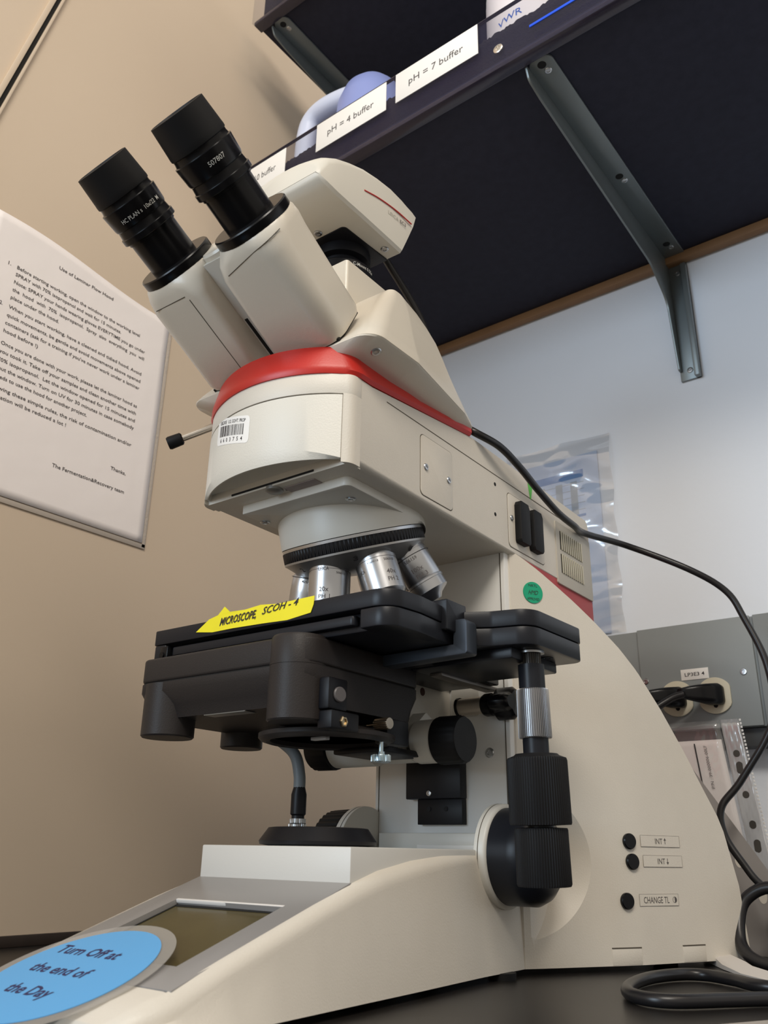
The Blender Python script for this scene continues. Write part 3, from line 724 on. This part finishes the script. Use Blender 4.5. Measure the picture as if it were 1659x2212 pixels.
lathe('turret_rim', [(50.2, 78.8), (50.2, 80.0)], A0+off, AX, DK, tur, seg=72)
lathe('turret_rim', [(51.6, 80.0), (51.6, 82.0)], A0+off, AX, SATIN, tur, seg=72)
lathe('knurled_grip', [(51.6, 82.0, 1), (51.9, 82.4, 1), (51.9, 89.2, 1), (51.6, 89.6, 1)], A0+off, AX, BLACK, tur, ribs=(110, .5))
TS = mat('turret_metal', (.36, .355, .35), .34, .75)
lathe('turret_disc', [(51.8, 89.6), (51.8, 91.0), (50.8, 91.6), (41, 100.5), (26, 105), (.01, 107)], A0+off, AX, TS, tur, seg=72)
def objective(k, mag, lines, ln=33, kind=0):
    dv = Matrix.Rotation(k*2*math.pi/7, 3, AX) @ V((0, 0, -1))
    o = A0+dv*98.5
    if kind == 1:
        prof = [(12, -3), (12, .5), (13.2, .7), (13.4, 1.5), (13.4, 5), (11.4, 7), (12.6, 9), (12.9, 20), (12.6, 30), (8, 35), (6, 40), (.01, 40)]
    elif kind == 2:
        prof = [(12.2, -3), (12.2, .5), (13.3, .7), (13.3, 5.6), (12.9, 5.7), (12.9, 6.1), (13.4, 6.2), (13.4, 27), (12.8, 28), (14.0, 28.6), (14.0, 30), (13.4, 30.2), (13.4, 37), (12.4, 38), (7, 41), (4.5, 44), (.01, 44)]
    else:
        prof = [(13.4, -3), (13.4, .3), (14.4, .6), (14.4, 6), (14.0, 6.1), (14.0, 6.5), (14.5, 6.6), (14.5, 32), (12.5, 35), (8, 38), (6, 42), (.01, 42)]
    ob = lathe('objective_lens', prof, o, dv, SATIN, mic, seg=64)
    lathe('engraved_ring', [(14.45 if kind != 1 else 13.4, 9.2), (14.62 if kind == 0 else 13.55, 9.25), (14.62 if kind == 0 else 13.55, 9.5), (14.4 if kind == 0 else 13.4, 9.55)], o, dv, GREYINK, ob, cap=False)
    # lettering facing the camera side
    camv = V((371.6, -371, 72))-o; rad = camv - dv*camv.dot(dv); rad.normalize()
    side = dv.cross(rad)
    for s, al, tg, h, wd in lines:
        rr = 14.6 if kind == 0 else 13.5 if kind == 2 else 13.0
        th = tg/rr; rv = rad*math.cos(th)+side*math.sin(th)
        ux = (-rad*math.sin(th)+side*math.cos(th)); uy = -dv
        if ux.cross(uy).dot(rv) < 0: ux = -ux
        text(s, o+dv*al+rv*rr, ux, uy, h, wd, GREYINK, ob, cyl=(o, dv, rr), bold=.008)
    return ob
def sgn():
    dv = Matrix.Rotation(2*math.pi/7, 3, AX) @ V((0, 0, -1)); return 1 if dv.x > 0 else -1
SG = sgn()
# tg sign: positive tg moves along dv x rad
objective(0, '20x', [('LEICA', 9.5, 4.5, 2.5, 7.5), ('20x', 24, 3.8, 3.2, 6.6), ('PH 1', 29, 3.4, 3.0, 8), ('506513', 12, -8, 1.5, 7)], kind=0)
objective(SG, '40x', [('506PF/18', 12, 2, 1.5, 8), ('LEICA', 16, 13, 2.3, 7), ('40x', 21, -9, 3.2, 7), ('PH 2', 26.5, -9, 3.0, 8), ('506510', 12, -10, 1.8, 8)], kind=0)
objective(2*SG, '100x', [('506159', 12, 1, 2.5, 10), ('100x', 20, 0, 3.2, 8.6), ('PH 3', 25, -1, 3.0, 9)], kind=2)
objective(-SG, '10x', [('425/19', 12, 2, 1.6, 8), ('0.25 PH 1', 26, -1, 3.2, 17)], kind=1)
objective(3*SG, '', [], kind=1); objective(-3*SG, '', [], kind=1); objective(-2*SG, '', [], kind=1)
for s, th in (('3', -54), ('2', -108), ('1', 2)):
    a_ = math.radians(th); c_ = tc(95.6)+(V((1, 0, 0))*math.cos(a_)+e2t*math.sin(a_))*46.6
    rad_ = (V((1, 0, 0))*math.cos(a_)+e2t*math.sin(a_)); tn_ = (-V((1, 0, 0))*math.sin(a_)+e2t*math.cos(a_))
    upv = (rad_*9.8+(-AX)*8.9).normalized(); nv_ = tn_.cross(upv)
    text(s, c_+AX*.6+rad_*.6, tn_, upv, 4.5, None, INK, tur, bold=.02) if False else text(s, c_+(rad_*8.9+AX*9.8).normalized()*.5, tn_, upv, 4.2, 3.2, INK, tur, bold=.02)

# --- stage
stg = thing('stage', '', '') if False else None
top = rpoly([(-121, 13), (88, 13), (91, 40), (88, 84), (108, 94), (134, 100), (136, 172), (-121, 172)], [3, 16, 30, 9, 12, 14, 8, 4], 8)
low = rpoly([(-120.5, 13.4), (-108, 13.4), (-107, 21), (66, 21), (66, 13.4), (87.6, 13.4), (90.6, 40), (87.6, 84), (107.6, 94.4), (133.6, 100.4), (135.6, 171.6), (-120.5, 171.6)], [3, 2, 2, 1, 1, 15.6, 30, 9, 12, 14, 8, 4], 8)
stage = prism('stage_plate', top, 'z', 204.9, 215.5, ANOD, mic, .8)
prism('lower_plate', low, 'z', 193, 204.5, ANOD, stage, .8)
prism('slide_bar', rpoly([(-104, 15.5), (60, 15.5), (60, 22), (-104, 22)], 3), 'z', 196.5, 202.5, ANOD, stage, .8)
box('slide_clamp', (-113, -105, 13.2, 24, 194.5, 203.5), BLACKG, stage, .8)
lathe('clamp_screw', [(2.2, 0), (2.2, 1.2)], (-110, 13.3, 197), (0, -1, 0), BLACKG, stage, seg=20)
box('under_slide', (40, 118, 102, 165, 186, 193.2), ANOD, stage, 1.2)
box('under_rail', (-60, 60, 96, 188, 187, 193.2), ANOD, stage, 1)
box('rack_strip', (44, 54, 120, 196, 184.2, 187.2), mat('dull_steel', (.22, .2, .18), .4, .6), stage, .4)
lathe('underside_screw', [(4, 0), (4, .4), (2.2, .4), (2, .1), (.01, .1)], (121, 145, 193), (0, 0, -1), BLACKG, stage, seg=28)
# object guide
prism('guide_post', rpoly([(66, 200), (89, 200), (89, 219.6), (66, 219.6)], 1), 'x', 82, 93, ANOD, stage, .8)
LB = mat('blued_metal', (.045, .055, .072), .4, .3, bump=.1, bscale=700, dist=.0002)
prism('guide_arm', rpoly([(36, 184.5), (101, 186), (101, 208), (91, 208), (91, 192.6), (36, 191.8)], [1, 2, 3, 1, .5, 1]), 'y', 76, 88, LB, stage, .8)
# yellow tape
bm = bmesh.new()
tp = [(-76, 209), (-64, 217.5), (-56, 219.5), (-50, 224.5), (-44, 220), (-30, 219.5), (-16, 220.6), (0, 219), (14, 219.3), (30.4, 219.5), (30, 213), (28, 207.8), (8, 206), (-14, 206.6), (-40, 207), (-60, 207)]
b_loft(bm, [[(x, 12.85+(0.4*math.sin(x*.2)), z-(1.2 if z > 216 else 0)) for x, z in tp], [(x, 12.55+(0.4*math.sin(x*.2)), z-(1.2 if z > 216 else 0)) for x, z in tp]])
ty = finish('yellow_tape_label', bm, YEL, mic, 0)
text('MICROSCOPE,', (-36, 12.2, 213.4), (1, 0, .03), (0, 0, 1), 5.2, 34, INK, ty, bold=.02, shear=.4)
text('SCOH - 4', (2, 12.2, 215.8), (1, 0, .06), (0, 0, 1), 4.6, 32, INK, ty, bold=.012, shear=.4)
# coaxial stage drive
dr = lathe('stage_drive_shaft', [(5, 0), (5, 8), (8.3, 8), (8.3, 24), (8, 24), (8, 66), (8, 170-40)], (120, 122.5, 192.5), V((.0, .035, -1)), ANOD, mic, seg=48)
sx = V((.0, .035, -1)).normalized(); so = V((120, 122.5, 192.5))
lathe('helical_pinion', [(6.6, -.5, 1), (6.6, 8, 1)], so, sx, mat('dark_steel', (.06, .055, .05), .4, .7), dr, ribs=(30, .7))
lathe('shaft_collar', [(9, -.4), (9, 1)], so, sx, STEEL, dr)
lathe('clamp_sleeve', [(9.6, 23.4, 1), (10.1, 24, 1), (10.4, 53, 1), (10.0, 53.6, 1)], so, sx, mat('ribbed_aluminium', (.36, .36, .37), .38, 1), dr, ribs=(50, .8))
lathe('upper_knob', [(13, 63), (14, 64), (18, 65.5), (18.5, 67, 1), (18.7, 103, 1), (18.2, 104.2), (8, 104.6)], so, sx, RUBBER, dr, ribs=(72, .55))
lathe('lower_knob', [(8, 105.6), (15.6, 106), (16, 107, 1), (16.2, 137, 1), (15.6, 138.2), (7, 138.4)], so, sx, RUBBER, dr, ribs=(64, .5))

# --- condenser housing (dark, under stage)
con = prism('condenser_housing', rpoly([(-117, 1), (36, 1), (37, 118), (-117, 118)], [8, 14, 6, 6], 6), 'z', 175.4, 192.2, CHAR, mic, 2.2, seg=3)
prism('housing_seam', rpoly([(-116.5, 1.5), (35.5, 1.5), (36.5, 117.5), (-116.5, 117.5)], [8, 14, 6, 6], 6), 'z', 174.6, 175.5, DK, con, 0)
rg = []
for z, ins in ((174.7, 0), (169, 0), (160, 6), (152, 9)):
    rg.append([(x, y, z) for x, y in rpoly([(-117+ins*.3, 1+ins), (36-ins*.2, 1+ins), (37, 118-ins), (-117+ins*.3, 118-ins)], [8, 14, 6, 6], 6)])
loft('housing_lower', rg[::-1], CHAR, con, bevel=0, ang=45)
lathe('corner_pillar', [(16.6, 0), (17.6, 1), (17.8, 33.4), (17.8, 34.5)], (-99.3, 16.5, 140.2), (0, 0, 1), CHAR, con)
lathe('corner_pillar', [(16.8, 0), (17.9, 1), (18.2, 33)], (17.5, 16, 142.3), (0, 0, 1), CHAR, con)
lathe('corner_pillar', [(18.2, 0), (18.0, 16), (16.8, 18.2)], (17.5, 16, 175.5), (0, 0, 1), CHAR, con)
lathe('corner_pillar', [(14.8, 0), (15.7, 1), (15.8, 30)], (-112, 98, 141.6), (0, 0, 1), CHAR, con)
box('type_label', (-57, -20, 9.4, 19, 151.3, 151.8), GREYLAB, con, .1)
# condenser lens ring
lathe('condenser_ring', [(37, 4), (36.5, 0), (39, -1), (42.5, 0), (44, 1.5), (44, 4), (30, 8), (.01, 8)], (3, 62, 136.6), (0, 0, 1), CHAR, con, seg=80)
lathe('condenser_glass', [(36.8, 3), (.01, 3)], (3, 62, 136.6), (0, 0, 1), mat('dark_glass', (.03, .028, .024), .12), con, seg=48)
box('condenser_tab', (12, 24, 36, 40, 134.6, 136.6), mat('tab_grey', (.4, .4, .4), .4), con, .3)
box('adjust_block', (34, 43, 15, 33, 149, 168), BLACK, con, 1.5)
lathe('adjust_pin', [(4.6, 0), (4.6, 1.6), (4, 2.2), (.01, 2.2)], (43, 24, 158), (1, -.2, 0), mat('grey_cap', (.10, .09, .09), .4), con, seg=32)
box('clamp_block', (34, 45, 16, 42, 138, 148.5), BLACK, con, 1)
lathe('hex_screw', [(3.4, 0), (3.4, .8), (2.8, 1.2), (2, 1.2), (2, .3), (.01, .3)], (45, 27, 142.5), (1, 0, 0), mat('brass_screw', (.62, .50, .32), .3, 1), con, seg=6)
lathe('thumb_screw', [(1.2, -8), (1.2, 0), (3.6, 0), (3.8, .5, 1), (3.8, 10.5, 1), (3.4, 11.2), (.01, 11.3)], (37, 70, 146.5), (1, -.1, 0), mat('nickel_knurl', (.66, .56, .44), .28, 1), con, ribs=(18, .45))
lathe('centring_screw', [(1.6, -12), (1.6, 0), (2.4, 0), (2.6, 1.5), (6, 2, 1), (6.2, 2.4, 1), (6.2, 6, 1), (5.6, 6.4)], (40, 71, 129.8), (0, 0, -1), mat('bluish_steel', (.45, .55, .60), .25, 1), con, ribs=(28, .5))
box('fork_plate', (-20, 24, 96, 145, 133, 137), BLACK, con, 1)
box('fork_body', (-22, 6, 100, 138, 134, 176), BLACK, con, 2)
box('fork_side', (28, 38, 80, 104, 136, 152), BLACK, con, 1)
# carrier (cream) and focus knobs of condenser
car = prism('condenser_carrier', rpoly([(128, 194), (199.5, 194), (199.5, 150), (178, 134), (150, 131), (135, 140), (133, 160), (128, 176)], [1, 0, 2, 16, 16, 12, 10, 4]), 'x', -26, 10, CREAMS, mic, 1)
prism('carrier_web', rpoly([(150, 166), (166, 158), (188, 134), (150, 131), (140, 140), (140, 158)], [3, 3, 8, 14, 10, 4]), 'x', 9, 21, CREAMS, car, 1)
lathe('carrier_hole', [(3, 0), (3, .3)], (10, 161, 183), (1, 0, 0), mat('hole_brown', (.06, .025, .02), .7), car, seg=24)
box('stage_dovetail', (-22, 12, 150, 200, 190, 194.5), DK, car, .3)
for s, x0 in ((1, 35), (-1, 58)):
    lathe('knob_hub', [(15, 0), (15, x0-20), (14, x0-19)], (s*19, 146, 144.5), (s, 0, 0), CREAMS, car)
    lathe('condenser_focus_knob', [(14, 0), (16, .8), (16.4, 2, 1), (16.2, 19, 1), (14.8, 21), (.01, 21.4)], (s*x0, 146, 144.5), (s, 0, 0), RUBBER, car, ribs=(20, .35), ang=45)
# rail on column
box('guide_rail', (-25.5, 23.5, 190.5, 200, 109, 146), ANOD, mic, .8)
box('guide_rail_lower', (-16.5, 23, 193.5, 200, 91, 109), BLACK, mic, .5)
screw(mic, (-4, 190.4, 113), (0, -1, 0), 2.2, STEEL)
for x in (-6, 9): lathe('dark_screw', [(1.8, 0), (1.8, .4)], (x, 193.4, 102), (0, -1, 0), RUBBER, mic, seg=16)
screw(mic, (44, 199.4, 141), (0, -1, 0), 3.6, STEEL)
rod = lathe('side_rod', [(6.4, 0), (6.4, 24)], (24, 190, 174), (1, 0, .02), mat('nickel_rod', (.62, .54, .44), .42, .7), mic)
lathe('rod_ring', [(7.2, -1), (7.2, 1)], (24.5, 190, 174), (1, 0, .02), BLACKG, rod)
lathe('rod_collar', [(7.5, 0), (8.4, 2), (8.4, 7), (7, 9)], (46, 190, 174), (1, 0, .02), BLACKG, rod)
a, e1, e2 = frame((1, 0, 0)); rings = []
for s_, k_ in ((0, .75), (2, 1), (14, 1), (17, .8)):
    rings.append([V((54+s_, 190, 174.6))+(e1*math.cos(t)+e2*math.sin(t))*k_*(10.4+2.6*math.cos(3*t)) for t in [2*math.pi*i/48 for i in range(48)]])
loft('wing_knob', rings, BLACKG, rod, ang=50)
prism('clear_tab', rpoly([(12, 168), (36, 168), (36, 197), (12, 197)], 3), 'y', 198.2, 199.2, mat('clear_tape', (.85, .82, .74), .15, alpha=.25), mic, .1)
# cable + connector
cn = lathe('cable_connector', [(5.6, 0), (5.8, .5, 1), (5.8, 11, 1), (4.6, 11.6), (4.4, 16), (5.4, 17), (5.4, 30), (3.8, 36), (3.6, 40)], (-53, 100, 78), (0, 0, 1), BLACK, mic, ribs=(26, .4))
lathe('knurled_collar', [(6.2, 0, 1), (6.2, 10.4, 1), (5.6, 11, 1), (5.6, 14)], (-53, 100, 78), (0, 0, 1), STEEL, cn, ribs=(28, .5))
tube('grey_cable', [(-53, 100, 112), (-53.5, 100, 121), (-58, 100, 134), (-69, 100, 143), (-84, 98, 151)], 4.2, GCABLE, cn)
# focus knobs both sides
for s in (1, -1):
    hub = lathe('focus_hub', [(33.6, -4), (33.6, 2.6), (33, 3.6), (31.5, 4.4)], (s*61.5, 184.5, 70.6), (s, 0, 0), CREAMS, mic, seg=96)
    lathe('hub_groove', [(33.75, -.3), (33.8, 0), (33.75, .3)], (s*60.4, 184.5, 70.6), (s, 0, 0), SEAM, hub, seg=96, cap=False)
    if s > 0:
        lathe('focus_knob', [(31, 0), (31, 14), (31, 20), (28, 26), (23, 30), (14, 32), (.01, 32.4)], (66, 184, 70.5), (1, 0, 0), BLACKG if 0 else ANOD, hub, seg=96, ang=50)
    else:
        lathe('focus_knob', [(31, 0), (32, 1, 1), (31, 22, 1), (28, 25), (.01, 25)], (-66, 184, 70.5), (-1, 0, 0), RUBBER, hub, ribs=(40, .8))

# --- rod on left of head
rl = lathe('light_path_rod', [(2.6, 0), (2.6, 44)], V((-60, 8, 364)), V((-.72, -.55, -.42)), CHROME, mic, seg=32)
lathe('rod_cap', [(3.4, 34), (4.6, 35), (4.9, 44), (4.2, 45.4), (.01, 45.6)], V((-60, 8, 364)), V((-.72, -.55, -.42)), RUBBER, rl, seg=32)

# --- viewing head
HEADM = mat('head_enamel', (.66, .61, .525), .27, bump=.22, bscale=1000, dist=.00025)
def hring(z, hx, yf, yr, r=14, tp=.87):
    L_ = yr-yf
    p = [(hx, yf), (hx*1.01, yf+L_*.33), (hx*tp, yf+L_*.84), (hx*(tp-.09), yr)]
    return [(x, y, z) for x, y in rpoly([(-x, y) for x, y in p][::-1]+p, [4, 10, 20, r, r, 20, 10, 4], 8)]
HE = HEADM
head = loft('viewing_head', [hring(371, 63, 0, 141, 14, .97), hring(374, 73, -6, 144, 14, .93), hring(378.5, 85, -8.4, 147, 14), hring(379.6, 86, -8, 147, 14)], HE, mic, ang=35)
loft('head_shell', [hring(380, 86, -7.6, 147, 14), hring(384, 85.4, -5, 146, 14), hring(392, 82, 1, 141, 14, .88), hring(400, 79, 6.5, 136.5, 14, .89), hring(410, 75.5, 13, 130.5, 13, .9), hring(422, 72, 21, 121.5, 12, .92), hring(432, 69.5, 28, 111, 11, .94), hring(440, 67.5, 34, 98, 10, .95), hring(446, 66, 38.5, 84, 8, .96), hring(449, 65, 41, 70, 6, .97)], HE, head, ang=35)
screw(head, (76.3, 9.5, 375.4), (.34, 0, -.94), 3.6, STEEL)
box('red_index_mark', (66, 67.5, 128, 141, 378.4, 379.4), RED, head, 0)
ph = loft('photo_port', [[(x, y, z) for x, y in rpoly([(-h, 61-h), (h, 61-h), (h, 61+h), (-h, 61+h)], 2.5)] for z, h in ((440, 34), (481, 32.6))], HE, head, bevel=0, ang=35)
# --- binocular tubes
U = V((0, -.886, .463)).normalized(); W_ = V((0, .463, .886)).normalized()
for s in (1, -1):
    fl = V((s*36, -70, 444))
    def trow(sd, hx, hv0, hv1, ro, ri):
        # outer corners softly rounded, inner corners crisp
        c = [(-hx, hv0), (hx, hv0), (hx, hv1), (-hx, hv1)]; rr_c = [ri, ro, ro, ri] if s > 0 else [ro, ri, ri, ro]
        return [fl+V((1, 0, 0))*x+W_*y-U*sd for x, y in rpoly(c, rr_c, 8)]
    tb = loft('eyepiece_tube', [trow(1.5, 26.4, -26.4, 26.4, 25, 25), trow(3.5, 27.4, -27.6, 27, 24, 24), trow(9, 27.6, -28.4, 25, 20, 14), trow(18, 27.2, -29, 21, 16, 7), trow(50, 27, -29.5, 19, 15, 5), trow(80, 27.2, -30, 17, 14, 4.5), trow(84, 25.5, -28.5, 15, 12, 4)][::-1], HE, mic, ang=30)
    # fine parting line of the cover on the underside
    xi = 36*s - 8*s if s < 0 else 36*s
    if s < 0:
        p0, p1 = fl+V((15, 0, 0))-U*17-W_*29.12, fl+V((15, 0, 0))-U*83-W_*30.05
        obox('parting_line', p0, p1-p0, (1, 0, 0), W_, (0, (p1-p0).length, -.25, .25, -.15, .3), SEAM, tb, 0)
        p0, p1 = fl+V((-16, 0, 0))-U*14-W_*28.6, fl+V((13, 0, 0))-U*14-W_*28.85
        obox('parting_line', p0, p1-p0, U, W_, (0, (p1-p0).length, -.25, .25, -.15, .3), SEAM, tb, 0)
    else:
        pp = [trow(15, 27.4, -28.8, 22, 17, 9)[8]]+[trow(sd, 27.6, -28.3, 25, 20, 14)[k] for sd, k in ((9.5, 9), (8.4, 11), (7.5, 13), (6.8, 15))]
        tube('parting_line', [p-W_*.0 for p in pp], .3, SEAM, tb, n=6, k=3)
    obox('tube_gap', fl-U*84, (1, 0, 0), W_, U, (-23, 23, -26, 10, -2, 1), DK, tb, 0)
    lathe('eyepiece_flange', [(27, -2.2), (27.4, -1.5), (27.4, 3.6), (26.6, 4.4), (18, 4.4)], fl, U, BLACKG, tb)
    prof = [(17.4, 2), (17.4, 26.8), (18.2, 27), (18.2, 28.6), (20.2, 29), (20.4, 29.4), (20.4, 33), (19.6, 33.4), (19.4, 34.4), (19.0, 38), (19.6, 38.6), (20, 40), (20.6, 49), (20.8, 51.5), (19.6, 52), (19.2, 54), (19.2, 55.5)]
    ep = lathe('eyepiece', prof, fl, U, BLACKG, tb, ang=25)
    lathe('eyecup', [(19.2, 55.4), (19.9, 56), (20.0, 57.5), (19.8, 60), (18.8, 77), (17.6, 77.3), (15, 74), (12, 70), (.01, 70)], fl, U, RUBBER, ep, ang=25)
    # lettering
    axp = fl+U*45; camv = V((371.6, -371, 72))-axp; rad = (camv-U*camv.dot(U)).normalized(); side = U.cross(rad)
    rr = 20.75
    for sx_, al, tg, h, wd in ([('507807', 45, 4 , 3.0, 12)] if s > 0 else [('HC PLAN s  10x/22  M', 43.5, 3, 2.7, 32)]):
        th = tg/rr; rv = rad*math.cos(th)+side*math.sin(th); ux = (-rad*math.sin(th)+side*math.cos(th)); uy = U
        if ux.cross(uy).dot(rv) < 0: ux = -ux
        text(sx_, fl+U*al+rv*rr, ux, uy, h, wd, WINK, ep, cyl=(fl, U, rr), bold=.004)
# hinge block between the tubes
def crow(sd, hx, v0, v1, r=3): return [V((0, -70, 444))+V((x, 0, 0))+W_*y-U*sd for x, y in rpoly([(-hx, v0), (hx, v0), (hx, v1), (-hx, v1)], r, 4)]
hb = loft('tube_hinge_block', [crow(6, 10.5, -12, 18), crow(92, 10.5, -12, 18)][::-1], CREAMS, mic, ang=35)
lathe('hinge_cap', [(15, 0), (15, 4), (13.5, 5.5)], V((0, -70, 444))-U*7+W_*5, U, HE, hb)
obox('hinge_slot', V((-5.6, -70, 444))-U*92+W_*-12.3, (1, 0, 0), W_, U, (-1.3, 1.3, 0, 3, 0, 42), DK, hb, 0)
# --- camera on photo port
cmm = lathe('c_mount_adapter', [(25.5, -1), (26, 3), (26, 17), (25, 18.5), (17.5, 19), (17.5, 27), (22.5, 28), (22.5, 38), (20, 40)], (0, 61, 480.5), (0, 0, 1), BLACK, head)
camv = V((372, -371, -420)).normalized(); rr = 26.2; th = math.radians(-8)
text('C-Mount 0.55x', (rr*math.cos(th), 61+rr*math.sin(th), 494.5), (-math.sin(th), math.cos(th), 0), (0, 0, 1), 3.0, 21, WINK, cmm, cyl=((0, 61, 0), (0, 0, 1), rr), bold=.01)
def crg(y, zb_, zs, zc, hx):
    pts = [(-hx+2, zb_), (hx-2, zb_), (hx, zb_+2)]; n = 14
    pts.append((hx, zs))
    for i in range(1, n): 
        t = i/n; x = hx*math.cos(math.pi*t); pts.append((x, zs+(zc-zs)*math.sin(math.pi*t)**.8))
    pts += [(-hx, zs), (-hx, zb_+2)]
    return [(x, y, z) for x, z in pts]
cb = [crg(-15, 527, 528.5, 545, 36), crg(-13, 524, 532, 549, 39), crg(-6, 521, 540, 556, 41), crg(4, 519, 547, 562, 42), crg(16, 518.3, 553.5, 567, 42.5), crg(32, 518, 560, 572, 43), crg(50, 518, 565, 575, 43), crg(68, 518, 568, 577, 43), crg(84, 518.5, 568.5, 577, 42.5), crg(92, 535, 568.5, 576, 42), crg(100, 553, 568, 575, 42), crg(105, 566, 568.5, 574, 41)]
cmr = loft('digital_camera', cb, mat('camera_enamel', (.66, .63, .56), .4, bump=.25, bscale=900, dist=.0002), mic, ang=40)
prism('camera_base_plate', rpoly([(-25, 32), (25, 32), (28, 84), (-28, 84)], [4, 4, 1, 1]), 'z', 517.2, 518.3, BLACK, cmr, .2)
for x, y in ((3, 27), (34, 72), (-34, 72)): screw(cmr, (x, y, 517.6), (0, 0, -1), 3.2, STEEL)
tube('camera_stripe', [(43.1, 33, 543.5), (43.3, 52, 549), (43.3, 75, 553), (43.0, 96, 554.5)], .55, RED, cmr, n=8)
text('LEICA', (43.2, 71, 545.5), (0, 1, .12), (0, 0, 1), 3.4, 14, mat('faint_print', (.42, .40, .35), .5), cmr); text('EC3', (43.2, 84, 547), (0, 1, .12), (0, 0, 1), 3.4, 8, GREYINK, cmr, bold=.01)
# camera cable
cc = tube('camera_cable', [(6, 104, 545), (14, 150, 500), (24, 165, 440), (46, 160, 395), (64, 150, 378), (72, 175, 373), (73, 205, 366), (71, 240, 358), (71, 275, 349), (69, 310, 348), (64, 345, 352), (82, 400, 352), (131, 420, 325), (158, 436, 303), (170, 440, 276), (184, 440, 230), (182, 438, 182), (152, 432, 135), (134, 425, 112), (134, 424, 90), (146, 424, 68), (160, 426, 50), (190, 440, 30), (230, 470, 0)], 3.1, CORD, None, n=12, k=10)
tag(cc, 'thin black camera cable running along the microscope arm and down the right side', 'cable')
# wire near head: dark strap behind the head

# ------------------------------------------------------------------ round blue tag
tg = thing('reminder_tag', 'round sky-blue laminated reminder tag lying on the microscope foot', 'tag')
tg.rotation_euler = (math.atan(.375), 0, math.radians(1.0)); tg.location = V((-9, -100, 16.9))*S
def disc(name, r, z0, z1, m, par): return lathe(name, [(r, z0), (r, z1)], (0, 0, 0), (0, 0, 1), m, par, seg=96)
disc('laminate_edge', 50, 0, .25, LAM, tg); disc('blue_card', 43, .3, .6, BLUE, tg)
for s_, y_, w_ in (('Turn Off at', 19, 47), ('the end of', 1.5, 43), ('the Day', -16.5, 33)):
    text(s_, (-8.5 if y_ > 10 else -6.5 if y_ > 0 else -3, y_, .66), (1, 0, 0), (0, 1, 0), 7.6, w_, NAVYINK, tg, bold=.025, shear=0)
